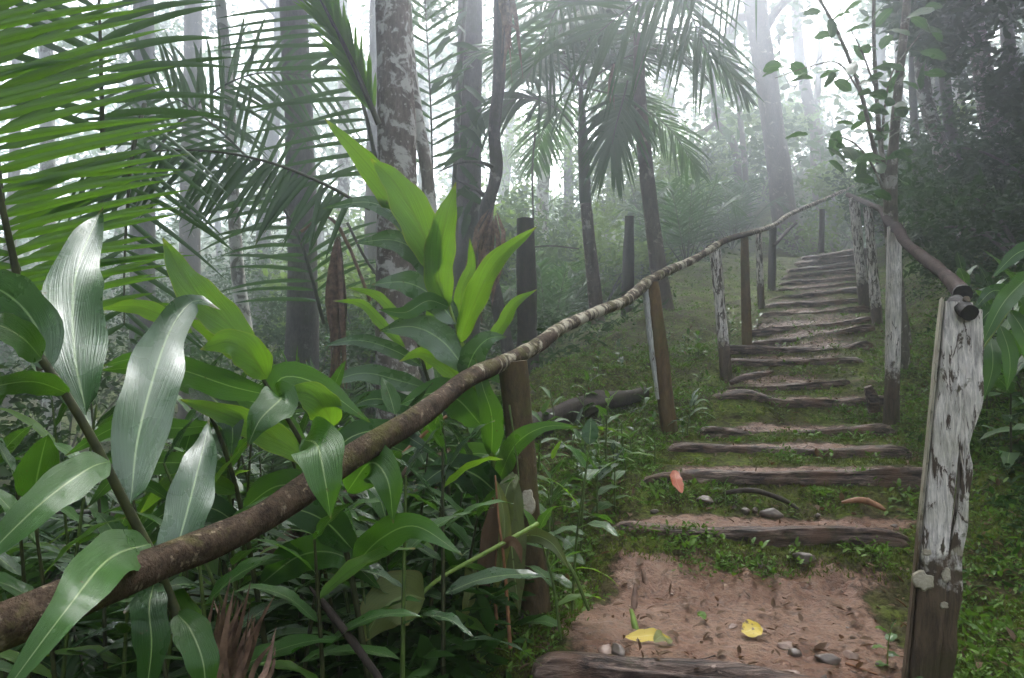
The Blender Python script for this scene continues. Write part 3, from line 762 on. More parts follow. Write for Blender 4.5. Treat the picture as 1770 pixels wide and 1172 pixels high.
a, b = P(1650, 522, 2.52), P(1676, 541, 2.42)
o = thing('pole_stub', 'black sawn stub of a pole on top of the thick peeling post', 'wood stub', a)
mb = MB(); tube(mb, [a, (a + b) / 2, b], [.026, .028, .027], n=12, seg=18, amp=.12, seed=3)
mb.build('wood', M['char'], o)
mb = MB(); tube(mb, [P(1668, 524, 2.46), P(1671, 516, 2.44)], [.014, .01], n=5, seg=12, amp=.3, seed=6)
mb.build('pale_splinter', M['paint_mid'], o)

# ------------------------------------------------------------------ broad-leaved ginger plants
UP = np.array([0, 0, 1.])

def blade(parent, mid, W, mat, nh=None, roll=0, fold=.12, wave=.05, nu=18, nv=6, seed=0, name='leaf', label=None, wn=2.2, curl=0, a=.62, b=1.0):
    mid = np.asarray(mid, float)
    if nh is None: nh = -unit(mid.mean(0))
    if roll:
        t = unit(mid[-1] - mid[0])
        c, s = cos(radians(roll)), sin(radians(roll))
        nh = nh * c + np.cross(t, nh) * s + t * np.dot(t, nh) * (1 - c)
    mb = MB().add(*leaf_verts(mid, W, nh, fold, wave, nu, nv, a, b, seed, wn, curl))
    o = mb.build(name, M[mat], parent)
    if label: o['label'] = label
    return o

def PX(pts): return np.array([P(*p) for p in pts])

def key_plant(label, stems, leaves, group=None, name='ginger_plant'):
    """stems: (points (px, py, d), r0, r1, mat); leaves: (points (px, py, d), width px, mat, roll, fold, wave, part label)."""
    root = thing(name, label, 'plant', PX(stems[0][0])[0], group)
    for pts, r0, r1, mt in stems:
        mb = MB()
        tube(mb, PX(pts), np.linspace(r0, r1, len(pts)), n=26, seg=9, amp=.06, seed=2)
        mb.build('stem', M[mt], root)
    for k, lf in enumerate(leaves):
        pts, wpx, mt = lf[:3]
        roll, fold, wave = lf[3] if len(lf) > 3 else (0, .12, .04)
        dm = np.mean([p[2] for p in pts])
        blade(root, PX(pts), wpx / F * dm, mt, None, roll, fold, wave, 26, 8, k * 5 + len(label), label=lf[4] if len(lf) > 4 else None)
    return root

key_plant('tall ginger plant with a broad pale upright leaf, its stem leaning behind the rail',
    [([(345, 1190, 1.5), (285, 1010, 1.5), (215, 868, 1.46), (150, 742, 1.42), (80, 632, 1.38), (15, 545, 1.34)], .011, .007, 'stem_dark')],
    [([(150, 718, 1.42), (128, 600, 1.54), (132, 470, 1.72), (176, 360, 1.92)], 98, 'ginger_pale', (-4, .16, .1), 'broad upright leaf with a white sheen'),
     ([(85, 640, 1.38), (60, 560, 1.42), (8, 506, 1.48), (-80, 470, 1.55)], 92, 'ginger_pale', (-28, .1, .03)),
     ([(72, 620, 1.36), (40, 585, 1.28), (-10, 560, 1.2), (-80, 560, 1.15)], 60, 'ginger', (20, .1, .03)),
     ([(118, 680, 1.4), (60, 660, 1.3), (-10, 668, 1.2), (-90, 690, 1.15)], 48, 'ginger', (-25, .12, .03)),
     ([(190, 797, 1.44), (150, 812, 1.34), (60, 880, 1.2), (-70, 1010, 1.1)], 70, 'ginger', (8, .12, .03)),
     ([(258, 940, 1.46), (190, 965, 1.2), (110, 1060, 1.02), (-20, 1235, .92)], 92, 'ginger', (4, .14, .03)),
     ([(226, 870, 1.46), (242, 740, 1.56), (290, 580, 1.76), (335, 520, 1.88), (378, 534, 1.86)], 88, 'ginger_pale', (10, .16, .1), 'long pale leaf whose tip folds over'),
     ([(288, 1008, 1.5), (318, 905, 1.56), (345, 800, 1.68), (362, 728, 1.8)], 72, 'ginger_pale', (-6, .18, .09)),
     ([(305, 1060, 1.5), (330, 1090, 1.45), (352, 1150, 1.42), (355, 1230, 1.42)], 60, 'ginger', (0, .12, .03)),
     ([(268, 1000, 1.5), (258, 1050, 1.44), (262, 1120, 1.42), (250, 1220, 1.42)], 60, 'ginger_dark', (10, .12, .03))])

key_plant('ginger plant whose yellow-green leaf tips up beside the folded pale one',
    [([(640, 1190, 2.1), (600, 960, 2.1), (560, 840, 2.05), (510, 745, 2.0), (470, 680, 1.98), (440, 632, 1.96)], .009, .005, 'stem_dark')],
    [([(440, 600, 1.98), (395, 560, 1.96), (325, 490, 1.94), (281, 411, 1.95)], 64, 'ginger_lit', (10, .1, .05), 'yellow-green upright leaf lit from behind'),
     ([(462, 655, 1.96), (436, 618, 1.93), (398, 592, 1.9), (345, 604, 1.88)], 60, 'ginger_lit', (14, .2, .05)),
     ([(450, 640, 1.97), (410, 600, 1.98), (370, 575, 2.0), (322, 552, 2.02)], 46, 'ginger_lit', (-14, .12, .03)),
     ([(470, 684, 1.98), (400, 668, 1.94), (290, 635, 1.92), (172, 640, 1.92)], 52, 'ginger', (-12, .12, .03)),
     ([(480, 688, 1.98), (485, 690, 1.9), (450, 725, 1.82), (428, 772, 1.8)], 66, 'ginger', (0, .1, .04)),
     ([(575, 738, 2.02), (560, 705, 1.98), (530, 680, 1.96), (488, 680, 1.95)], 58, 'ginger_lit', (0, .1, .03), 'rounded yellow-green leaf'),
     ([(525, 760, 1.8), (548, 770, 1.66), (562, 830, 1.6), (572, 897, 1.6)], 90, 'ginger', (0, .1, .04), 'glossy leaf hanging over the rail'),
     ([(500, 740, 2.0), (480, 660, 1.98), (540, 660, 2.0), (640, 730, 2.0)], 50, 'ginger', (0, .12, .03)),
     ([(540, 800, 2.0), (480, 760, 2.0), (400, 720, 1.96), (310, 690, 1.94)], 50, 'ginger_lit', (0, .12, .03)),
     ([(600, 850, 2.05), (640, 800, 1.95), (670, 830, 1.9), (680, 905, 1.9)], 70, 'ginger', (0, .14, .03)),
     ([(560, 830, 2.05), (600, 760, 2.05), (680, 745, 2.1), (760, 790, 2.1)], 44, 'ginger_dark', (0, .14, .03)),
     ([(610, 950, 2.1), (560, 900, 2.0), (500, 880, 1.95), (430, 900, 1.9)], 62, 'ginger_dark', (0, .14, .03)),
     ([(610, 980, 2.1), (660, 930, 2.0), (720, 910, 1.95), (800, 960, 1.9)], 56, 'ginger', (0, .14, .03))])

key_plant('ginger plant half hidden behind the long folded pale leaf, leaves fanned flat to one side',
    [([(470, 1190, 2.2), (440, 1000, 2.2), (410, 850, 2.15), (372, 735, 2.1), (330, 660, 2.05)], .009, .005, 'stem_dark')],
    [([(372, 735, 2.1), (300, 740, 2.05), (210, 735, 2.0), (112, 788, 2.0)], 36, 'ginger', (-10, .12, .04)),
     ([(395, 810, 2.12), (320, 800, 2.05), (220, 810, 2.0), (148, 880, 2.0)], 40, 'ginger', (-6, .12, .04)),
     ([(410, 850, 2.15), (350, 830, 2.05), (290, 840, 2.0), (240, 890, 2.0)], 36, 'ginger_lit', (0, .12, .03)),
     ([(340, 680, 2.06), (290, 640, 2.08), (240, 620, 2.1), (178, 632, 2.1)], 40, 'ginger', (-14, .12, .03)),
     ([(332, 575, 2.05), (285, 548, 2.05), (235, 530, 2.05), (172, 534, 2.05)], 32, 'ginger_lit', (0, .1, .03)),
     ([(330, 660, 2.05), (370, 690, 2.0), (400, 730, 1.96), (400, 790, 1.95)], 56, 'ginger_dark', (0, .15, .03)),
     ([(350, 700, 2.07), (420, 690, 2.1), (480, 720, 2.1), (540, 790, 2.1)], 52, 'ginger', (0, .12, .03)),
     ([(420, 880, 2.16), (480, 840, 2.15), (540, 850, 2.15), (600, 910, 2.15)], 54, 'ginger', (0, .12, .03)),
     ([(425, 920, 2.18), (370, 880, 2.1), (300, 880, 2.05), (230, 930, 2.05)], 44, 'ginger_dark', (0, .12, .03)),
     ([(450, 1010, 2.2), (520, 960, 2.15), (590, 960, 2.1), (660, 1020, 2.1)], 62, 'ginger', (0, .12, .03))])

key_plant('tallest ginger shoot standing behind the rail, crowned by two bright yellow-green leaves',
    [([(885, 1100, 3.1), (868, 900, 3.1), (845, 760, 3.1), (815, 640, 3.08), (792, 575, 3.06), (762, 480, 3.05)], .016, .007, 'stem_lit')],
    [([(757, 470, 3.06), (720, 400, 3.08), (640, 290, 3.1), (562, 205, 3.12)], 52, 'ginger_lit', (-16, .12, .04)),
     ([(752, 470, 3.03), (730, 400, 3.0), (685, 320, 2.98), (640, 274, 2.98)], 68, 'ginger_lit', (10, .14, .04), 'widest bright leaf at the top'),
     ([(772, 535, 3.04), (758, 470, 3.02), (768, 390, 3.0), (788, 315, 3.02)], 54, 'ginger_lit', (-6, .16, .05)),
     ([(796, 592, 3.05), (822, 520, 2.98), (860, 450, 2.94), (928, 392, 2.92)], 46, 'ginger_lit', (-26, .3, .03)),
     ([(752, 455, 3.04), (700, 385, 3.08), (640, 350, 3.1), (558, 360, 3.08)], 34, 'ginger_pale', (16, .12, .05)),
     ([(755, 490, 3.05), (725, 440, 3.08), (680, 415, 3.1), (615, 420, 3.08)], 46, 'ginger_pale', (0, .14, .05)),
     ([(790, 560, 3.05), (745, 510, 3.06), (700, 488, 3.08), (642, 492, 3.04)], 52, 'ginger_pale', (0, .14, .05)),
     ([(808, 642, 3.06), (765, 590, 3.06), (715, 565, 3.06), (655, 572, 3.02)], 58, 'ginger_pale', (0, .14, .05)),
     ([(802, 655, 3.07), (820, 610, 3.0), (845, 585, 2.98), (876, 582, 2.98)], 44, 'ginger_pale', (0, .16, .03)),
     ([(832, 735, 3.1), (790, 690, 3.0), (745, 680, 2.95), (690, 700, 2.9)], 62, 'ginger', (0, .14, .04)),
     ([(850, 790, 3.1), (850, 720, 3.0), (835, 670, 2.98), (822, 620, 3.0)], 40, 'ginger', (0, .2, .03)),
     ([(862, 830, 3.1), (890, 770, 2.7), (940, 738, 2.6), (1000, 738, 2.55)], 44, 'ginger', (-20, .18, .03)),
     ([(775, 530, 3.04), (740, 520, 2.98), (700, 540, 2.95), (655, 535, 2.93)], 30, 'ginger', (0, .16, .04)),
     ([(818, 650, 3.07), (850, 640, 3.0), (885, 660, 2.95), (905, 700, 2.95)], 34, 'ginger', (0, .16, .04)),
     ([(826, 700, 3.08), (780, 640, 3.1), (730, 610, 3.1), (690, 625, 3.1)], 36, 'ginger_lit', (0, .16, .04)),
     ([(790, 565, 3.06), (800, 500, 3.06), (815, 460, 3.06), (812, 410, 3.06)], 24, 'ginger_lit', (-20, .25, .04)),
     ([(840, 600, 3.2), (870, 560, 3.2), (890, 525, 3.2), (928, 500, 3.2)], 24, 'ginger_lit', (-20, .3, .03)),
     ([(868, 860, 3.1), (820, 820, 3.0), (770, 810, 2.95), (715, 850, 2.9)], 60, 'ginger_dark', (0, .14, .04))])

key_plant('dark-stemmed ginger shoot with narrow leaves held level, just behind the crooked rail',
    [([(770, 1000, 3.4), (775, 850, 3.4), (760, 720, 3.38), (735, 640, 3.36), (722, 590, 3.35)], .011, .006, 'stem_dark')],
    [([(728, 632, 3.36), (680, 605, 3.3), (620, 588, 3.25), (558, 598, 3.2)], 26, 'ginger_pale', (0, .14, .04)),
     ([(740, 672, 3.36), (690, 658, 3.3), (625, 645, 3.25), (553, 668, 3.2)], 34, 'ginger_pale', (0, .14, .04)),
     ([(700, 600, 3.4), (660, 560, 3.4), (625, 525, 3.4), (575, 520, 3.4)], 18, 'ginger_lit', (0, .14, .04)),
     ([(705, 570, 3.5), (680, 540, 3.5), (650, 510, 3.5), (602, 497, 3.5)], 18, 'ginger_lit', (0, .14, .04)),
     ([(755, 720, 3.38), (700, 700, 3.3), (640, 690, 3.25), (580, 720, 3.2)], 38, 'ginger_dark', (0, .14, .04)),
     ([(770, 800, 3.4), (720, 790, 3.3), (660, 770, 3.25), (600, 800, 3.2)], 34, 'ginger_dark', (0, .14, .04)),
     ([(772, 830, 3.4), (800, 790, 3.4), (850, 790, 3.4), (900, 850, 3.4)], 40, 'ginger', (0, .14, .04)),
     ([(738, 640, 3.36), (745, 590, 3.36), (745, 560, 3.36), (738, 530, 3.36)], 36, 'ginger_lit', (0, .16, .04))])

key_plant('broken ginger shoot with one yellowing leaf spread towards the ground on a bent green stalk',
    [([(930, 905, 2.6), (840, 955, 2.5), (760, 1000, 2.4), (715, 1040, 2.35)], .008, .006, 'stem_lit')],
    [([(735, 1035, 2.36), (700, 1030, 2.3), (660, 1055, 2.26), (628, 1110, 2.24)], 92, 'ginger_yellow', (0, .12, .05), 'torn yellowing leaf')])
key_plant('old grey-green leaf hanging straight down against the lichened bark post',
    [([(888, 820, 2.7), (884, 900, 2.68), (886, 960, 2.68)], .005, .003, 'stem')],
    [([(886, 815, 2.7), (880, 880, 2.66), (888, 980, 2.64), (898, 1062, 2.66)], 52, 'ginger_old', (0, .1, .04))], name='hanging_leaf')
key_plant('second old hanging leaf, folded and shorter, beside the grey-green one on the post',
    [([(880, 700, 2.72), (892, 780, 2.7), (897, 830, 2.68)], .004, .003, 'stem')],
    [([(893, 820, 2.68), (875, 850, 2.62), (872, 920, 2.6), (882, 960, 2.6)], 36, 'ginger_old', (20, .2, .04))], name='hanging_leaf')
key_plant('arching brown stalk bending over at the foot of the lichened bark post',
    [([(890, 930, 2.7), (940, 940, 2.65), (985, 980, 2.6), (1018, 1055, 2.6)], .009, .006, 'stem')],
    [([(890, 935, 2.72), (920, 925, 2.66), (955, 940, 2.6), (985, 985, 2.58)], 26, 'ginger_old', (0, .3, .03))], name='bent_stalk')
key_plant('withered brown leaf curled lengthwise on a stalk beside the post',
    [([(858, 1080, 2.6), (855, 1000, 2.6), (858, 900, 2.6), (852, 860, 2.6)], .006, .004, 'rust')],
    [([(855, 865, 2.6), (846, 930, 2.58), (836, 1010, 2.58), (832, 1080, 2.6)], 30, 'dead', (0, .45, .06)),
     ([(858, 830, 2.6), (872, 900, 2.58), (866, 980, 2.58), (845, 1050, 2.6)], 22, 'ginger_yellow', (0, .4, .06))], name='withered_plant')
key_plant('thin withered brown spike standing upright before the post',
    [([(882, 1120, 2.55), (872, 980, 2.55), (862, 900, 2.55), (856, 822, 2.55)], .007, .003, 'rust')],
    [([(868, 950, 2.55), (880, 935, 2.52), (895, 945, 2.5), (902, 975, 2.5)], 16, 'dead', (0, .3, .06))], name='withered_plant')
key_plant('yellowing blade curling low beside the withered brown leaf',
    [([(800, 1110, 2.6), (803, 1050, 2.6), (806, 1000, 2.6)], .005, .003, 'stem')],
    [([(806, 1010, 2.6), (818, 980, 2.58), (812, 1030, 2.56), (798, 1085, 2.56)], 26, 'ginger_yellow', (0, .3, .05))], name='withered_plant')

def ginger(base, h, lean, n, L, W, az, mats, label, group, r0=.008, start=.3, seed=0, name='ginger_plant', droop=.35, res=(11, 4), stem='stem', elev=(12, 62), parts=True):
    """Stem with two ranks of leaves. lean: sideways offset of its tip."""
    r = np.random.default_rng(seed)
    base = np.asarray(base, float)
    tip = base + np.array([lean[0], lean[1], h])
    root = thing(name, label, 'plant', base, group)
    pts = [base - (0, 0, .05), base + (tip - base) * .5 + np.array([lean[0], lean[1], 0]) * -.14, tip]
    sm = MB()
    tube(sm, pts, [r0, r0 * .8, r0 * .45], n=14, seg=6)
    sm.build('stem', M[stem], root)
    c = catmull(pts, 40)
    hz = np.array([cos(az), sin(az), 0])
    one = MB()
    for i in range(n):
        t = start + (1 - start) * i / max(n - 1, 1)
        p = c[int(t * 39)]
        sd = 1 if i % 2 else -1
        el = radians(elev[0] + (elev[1] - elev[0]) * (i / max(n - 1, 1)) ** 1.6 + r.normal(0, 7))
        hh = hz * sd + np.array([-hz[1], hz[0], 0]) * r.normal(0, .4)
        d = unit(hh) * cos(el) + UP * sin(el)
        l = L * r.uniform(.78, 1.12) * (1 - .25 * (i == n - 1)) * (.75 + .25 * min(1, (i + 1) / 3))
        dp = droop * r.uniform(.6, 1.4) * cos(el)
        mid = [p, p + d * l * .33, p + d * l * .68 - UP * l * dp * .4, p + d * l * .95 - UP * l * dp]
        lv = leaf_verts(mid, W * r.uniform(.85, 1.15), UP * cos(el) + (-hh) * sin(el) + 0.15 * r.normal(size=3), .14, .04, res[0], res[1], seed=int(r.integers(99)))
        if parts: MB().add(*lv).build('leaf', M[mats[i % len(mats)]], root)
        else: one.add(*lv)
    if not parts: one.build('foliage', M[mats[0]], root)
    return root

# the thicket under the rail
k = 0
mixes = [['ginger', 'ginger_dark', 'ginger'], ['ginger_dark', 'ginger', 'ginger_pale'], ['ginger', 'ginger_lit', 'ginger'], ['ginger_dark', 'ginger_dark', 'ginger']]
spots = [(-60, 2.2), (60, 2.5), (150, 2.0), (190, 2.9), (300, 2.4), (350, 3.2), (400, 1.9), (450, 2.7), (520, 2.3), (540, 3.4), (580, 2.0), (640, 2.8), (660, 2.3), (720, 3.2), (740, 2.6),
         (700, 2.1), (800, 2.9), (470, 3.9), (620, 4.2), (700, 4.4), (570, 4.8), (250, 3.6), (100, 3.3), (20, 4.2), (420, 4.8), (820, 3.7), (860, 4.4), (500, 2.05), (610, 2.5), (340, 2.1), (230, 2.25), (770, 2.35), (420, 2.5), (280, 2.7), (560, 2.7), (680, 2.6), (130, 2.8), (0, 2.9), (470, 2.3), (620, 3.2), (780, 3.3), (840, 3.1), (380, 2.4), (90, 2.15)]
for px, d in spots:
    x = (px - 885) / F * d
    b = on_ground(x, d)
    top_py = 680 + (60 if d < 2.4 else 20) + rng.uniform(0, 200) - 40 * (d > 3.5)
    h = float(np.clip((680 - top_py) / F * d - b[2], .35, 1.0))
    ginger(b, h, (rng.normal(0, .12), rng.normal(-.05, .1)), int(rng.integers(7, 11)), rng.uniform(.27, .36), rng.uniform(.07, .1), rng.uniform(-.7, .7), mixes[k % 4],
           'glossy green ginger shoot in the dense thicket below the crooked rail', 'ginger shoots in the thicket below the rail', .008, .25, 100 + k, stem='stem_dark' if k % 3 else 'stem')
    k += 1
for px, d, ty in [(120, 2.3, 700), (210, 2.6, 660), (280, 2.3, 720), (380, 2.7, 690), (430, 2.3, 740), (330, 2.9, 640), (160, 2.9, 690), (480, 3.0, 680), (40, 2.6, 720), (560, 2.5, 740), (640, 2.5, 760), (520, 2.8, 700), (690, 3.0, 760)]:
    x = (px - 885) / F * d
    b = on_ground(x, d)
    ginger(b, float(np.clip((680 - ty) / F * d - b[2], .4, 1.3)), (rng.normal(0, .15), rng.normal(-.05, .08)), int(rng.integers(10, 14)), rng.uniform(.26, .34), rng.uniform(.045, .065), rng.uniform(-.5, .5), mixes[k % 4],
           'slender ginger shoot with narrow level leaves, tall among the thicket behind the rail', 'slender shoots tall in the thicket', .008, .35, 100 + k, stem='stem_dark' if k % 2 else 'stem')
    k += 1
# a bushier band of lighter shoots between the bark post and the stair
spots = [(965, 3.3), (985, 3.0), (1000, 3.6), (950, 3.9), (1030, 3.9), (1045, 4.4), (1010, 4.3), (1075, 4.6), (940, 3.0), (970, 2.75), (985, 4.8), (930, 4.5), (1060, 4.0)]
for px, d in spots:
    x = (px - 885) / F * d
    b = on_ground(x, d)
    ginger(b, rng.uniform(.3, .5) * (1.15 if d < 3.7 else .8), (rng.normal(0, .05), rng.normal(0, .05)), int(rng.integers(6, 9)), rng.uniform(.18, .25), rng.uniform(.055, .075), rng.uniform(-.6, .6),
           [['ginger', 'ginger_lit', 'ginger'], ['ginger', 'ginger', 'ginger_dark']][k % 2], 'young light green ginger shoot on the bank between the bark post and the log steps',
           'young ginger shoots on the valley-side bank', .006, .25, 100 + k, stem='stem')
    k += 1
# low ones at the foot of the brown post, and a few on the bank further up
for px, py, d, h, L in [(1185, 705, 5.3, .22, .2), (1205, 690, 5.6, .2, .18), (1065, 740, 4.7, .2, .16), (1090, 700, 5.2, .22, .16), (1045, 715, 5.0, .24, .17), (1010, 690, 5.2, .34, .17), (1115, 660, 5.6, .25, .16), (1130, 790, 4.6, .14, .12),
                        (1250, 830, 4.1, .1, .1), (1005, 640, 5.6, .3, .2), (960, 690, 5.2, .34, .2)]:
    x = (px - 885) / F * d
    ginger(on_ground(x, d), h, (rng.normal(0, .03), rng.normal(0, .03)), int(rng.integers(6, 9)), L, L * .24, rng.uniform(-.6, .6), ['ginger', 'ginger', 'ginger_dark'],
           'low leafy seedling near the foot of the ochre brown post', 'low seedlings around the ochre brown post', .005, .3, 100 + k, name='seedling', droop=.5)
    k += 1
r9 = np.random.default_rng(31)
for q in range(46):
    d = r9.uniform(4.2, 9.5)
    x = np.interp(d, EXY, XL) - r9.uniform(.05, 1.5) * (1 if q % 3 else .3)
    L = r9.uniform(.07, .15)
    ginger(on_ground(x, d), L * r9.uniform(.7, 1.6), (r9.normal(0, .02), r9.normal(0, .02)), int(r9.integers(5, 9)), L, L * .27, r9.uniform(0, 3), [['ginger'], ['ginger_dark'], ['cover']][q % 3],
           'small leafy plant dotted over the mossy shoulder beside the log steps', 'small plants on the mossy shoulder', .004, .2, 700 + q, name='seedling', droop=.5, res=(7, 2), parts=False)
# the plant at the edge of the picture on the hillside: stem arching out, leaves hanging in two ranks
key_plant('plant arching from the hillside with long narrow leaves hanging beside the thick peeling post',
    [([(1860, 400, 3.0), (1800, 450, 2.95), (1745, 535, 2.9), (1698, 604, 2.88)], .007, .003, 'stem_lit')],
    [([(1712, 585, 2.9), (1716, 615, 2.85), (1714, 645, 2.84), (1700, 692, 2.84)], 27, 'ginger', (10, .2, .04)),
     ([(1728, 562, 2.9), (1742, 600, 2.86), (1746, 635, 2.84), (1740, 676, 2.84)], 27, 'ginger', (0, .2, .04)),
     ([(1745, 536, 2.92), (1768, 570, 2.86), (1782, 610, 2.84), (1788, 660, 2.84)], 30, 'ginger', (0, .2, .04)),
     ([(1765, 508, 2.92), (1795, 540, 2.86), (1815, 580, 2.84), (1825, 630, 2.84)], 30, 'ginger', (0, .2, .04)),
     ([(1735, 550, 2.9), (1718, 538, 2.86), (1704, 545, 2.84), (1676, 585, 2.84)], 22, 'ginger_dark', (0, .2, .04)),
     ([(1755, 520, 2.93), (1735, 505, 2.9), (1712, 505, 2.88), (1680, 540, 2.86)], 24, 'ginger_dark', (0, .2, .04)),
     ([(1790, 470, 2.94), (1765, 490, 2.86), (1730, 530, 2.8), (1692, 606, 2.78)], 34, 'ginger', (-10, .16, .04)),
     ([(1810, 440, 2.95), (1785, 430, 2.9), (1755, 440, 2.9), (1715, 480, 2.9)], 28, 'ginger_dark', (0, .16, .04))])
for px, py, d, h, L in [(1740, 470, 4.2, .55, .36), (1790, 420, 4.2, .6, .38), (1700, 440, 4.9, .5, .34), (1770, 380, 5.0, .65, .38), (1680, 500, 4.6, .3, .26), (1720, 400, 5.6, .6, .34), (1810, 360, 4.8, .8, .4), (1660, 450, 5.6, .4, .3), (1640, 520, 5.2, .25, .22), (1750, 440, 5.6, .7, .36), (1690, 420, 6.2, .6, .34)]:
    x = (px - 885) / F * d
    ginger(on_ground(x, d), h, (rng.normal(-.12, .06), rng.normal(-.1, .06)), int(rng.integers(7, 10)), L, L * .24, rng.uniform(-.6, .6), ['ginger', 'ginger', 'ginger_dark'],
           'dark glossy shoot on the steep hillside above the smooth rail', 'glossy shoots on the steep hillside', .007, .2, 100 + k, stem='stem_dark')
    k += 1
# seedling with round leaves at the foot of the thick post, and small ones along the step fronts
for px, py, d, h, L, lab in [(1548, 1100, 2.5, .13, .09, 'round-leaved seedling at the foot of the thick peeling post'), (1515, 1040, 2.75, .13, .07, 'spindly seedling growing out of the red mud near the thick post')]:
    x = (px - 885) / F * d
    ginger(on_ground(x, d), h, (.01, -.02), 6, L, L * .5, .2, ['ginger_lit', 'ginger'], lab, None, .003, .3, 300 + k, name='seedling', droop=.3, stem='stem_lit')
    k += 1
n0 = 0
for (li, lo, hi, num) in [(1, .12, .9, 22), (2, .25, .95, 16), (3, .4, .98, 8), (4, .3, .9, 7), (5, .05, .6, 8), (0, .82, 1.05, 7), (7, .5, 1.0, 5), (8, .6, 1.0, 4)]:
    for q in range(num):
        t = rng.uniform(lo, hi)
        x = LXL[li] + (LXR[li] - LXL[li]) * t
        y = LC[li] - rng.uniform(.1, .32 if li != 1 else .3)
        s = rng.uniform(.6, 1.25)
        ginger(on_ground(x, y), .05 * s, (rng.normal(0, .015), -.02), int(rng.integers(5, 8)), .065 * s, .018 * s, rng.uniform(0, 3), ['cover'],
               'tiny weed sprouting from the mossy earth riser under a log step', 'tiny weeds on the earth risers', .002, .1, 400 + n0, name='weed', droop=.3, res=(6, 2), elev=(5, 50), parts=False)
        n0 += 1

# ------------------------------------------------------------------ things lying on the ground
def lie(px, py, d): return P(px, py, d)
def fallen(label, pts, wpx, mat, roll=0, fold=.15):
    w = PX(pts)
    w[:, 2] = ground(w[:, 0], w[:, 1]) + .012 + np.array([.0, .012, .016, .004])[:len(w)]
    o = MB().add(*leaf_verts(w, wpx / F * pts[0][2], UP * .8 + np.array([0, -.6, 0]), fold, .04, 14, 6, .7, .75, int(wpx))).build('fallen_leaf', M[mat])
    return tag(o, label, 'leaf', 'fallen leaves on the path')
fallen('long yellow leaf on the mud beside a green one', [(1080, 1060, 2.72), (1105, 1066, 2.72), (1130, 1064, 2.72), (1158, 1056, 2.74)], 26, 'fallen_yellow')
fallen('green leaf lying under the end of the long yellow leaf', [(1130, 1075, 2.68), (1142, 1070, 2.7), (1150, 1062, 2.72), (1158, 1054, 2.76)], 26, 'ginger_yellow')
fallen('short spotted yellow leaf alone in the middle of the mud', [(1281, 1046, 2.85), (1292, 1042, 2.86), (1304, 1040, 2.88), (1316, 1034, 2.9)], 34, 'fallen_yellow')
fallen('pale tan heart-shaped leaf on the moss beyond the thick post', [(1679, 990, 2.5), (1680, 1000, 2.48), (1680, 1012, 2.45), (1676, 1026, 2.42)], 36, 'fallen_tan')
fallen('small green leaf scrap on the mud', [(1206, 1030, 3.0), (1210, 1032, 3.0), (1214, 1035, 2.98), (1218, 1039, 2.96)], 14, 'ginger_lit')
w = PX([(1166, 812, 4.16), (1166, 825, 4.1), (1170, 838, 4.06), (1177, 851, 4.02)])
w[:, 1] -= .03
o = MB().add(*leaf_verts(w, 22 / F * 4.1, np.array([.2, -.8, .5]), .15, .03, 14, 6, .7, .75, 3)).build('fallen_leaf', M['fallen_red'])
tag(o, 'red leaf leaning on the front of a log step', 'leaf', 'fallen leaves on the path')

def stone(px, py, d, s, label=None, mat='stone', seed=0, flat=.6, sink=.3):
    x = (px - 885) / F * d
    c = np.array([x, d, float(ground(x, d))])
    n, m = 14, 20
    th, ph = np.meshgrid(np.linspace(0, pi, n), np.linspace(0, 2 * pi, m, endpoint=False), indexing='ij')
    v = np.stack([np.sin(th) * np.cos(ph), np.sin(th) * np.sin(ph), np.cos(th)], -1)
    r = np.random.default_rng(seed)
    for q in range(9):                             # knock flat facets off a ball
        nrm = unit(r.normal(size=3))
        k2 = r.uniform(.55, .8)
        dd = np.maximum(v @ nrm - k2, 0)
        v = v - dd[..., None] * nrm
    v = v * (1 + .1 * noise(v[..., 0] * 3, v[..., 1] * 3, v[..., 2] * 3, seed)[..., None])
    a = r.uniform(0, pi)
    v = v * np.array([1, r.uniform(.6, .95), flat * r.uniform(.8, 1.2)])
    v = v @ np.array([[cos(a), sin(a), 0], [-sin(a), cos(a), 0], [0, 0, 1]]) * s
    v = v + c + np.array([0, 0, s * flat * (1 - sink * 2)])
    i, j = np.meshgrid(np.arange(n - 1), np.arange(m), indexing='ij')
    Fq = np.stack([i * m + j, (i + 1) * m + j, (i + 1) * m + (j + 1) % m, i * m + (j + 1) % m], -1).reshape(-1, 4)
    o = MB().add(v.reshape(-1, 3), Fq).build('stone', M[mat], None, tuple(c))
    tag(o, label or 'small muddy stone bedded in the worn path', 'stone', 'stones in the path')
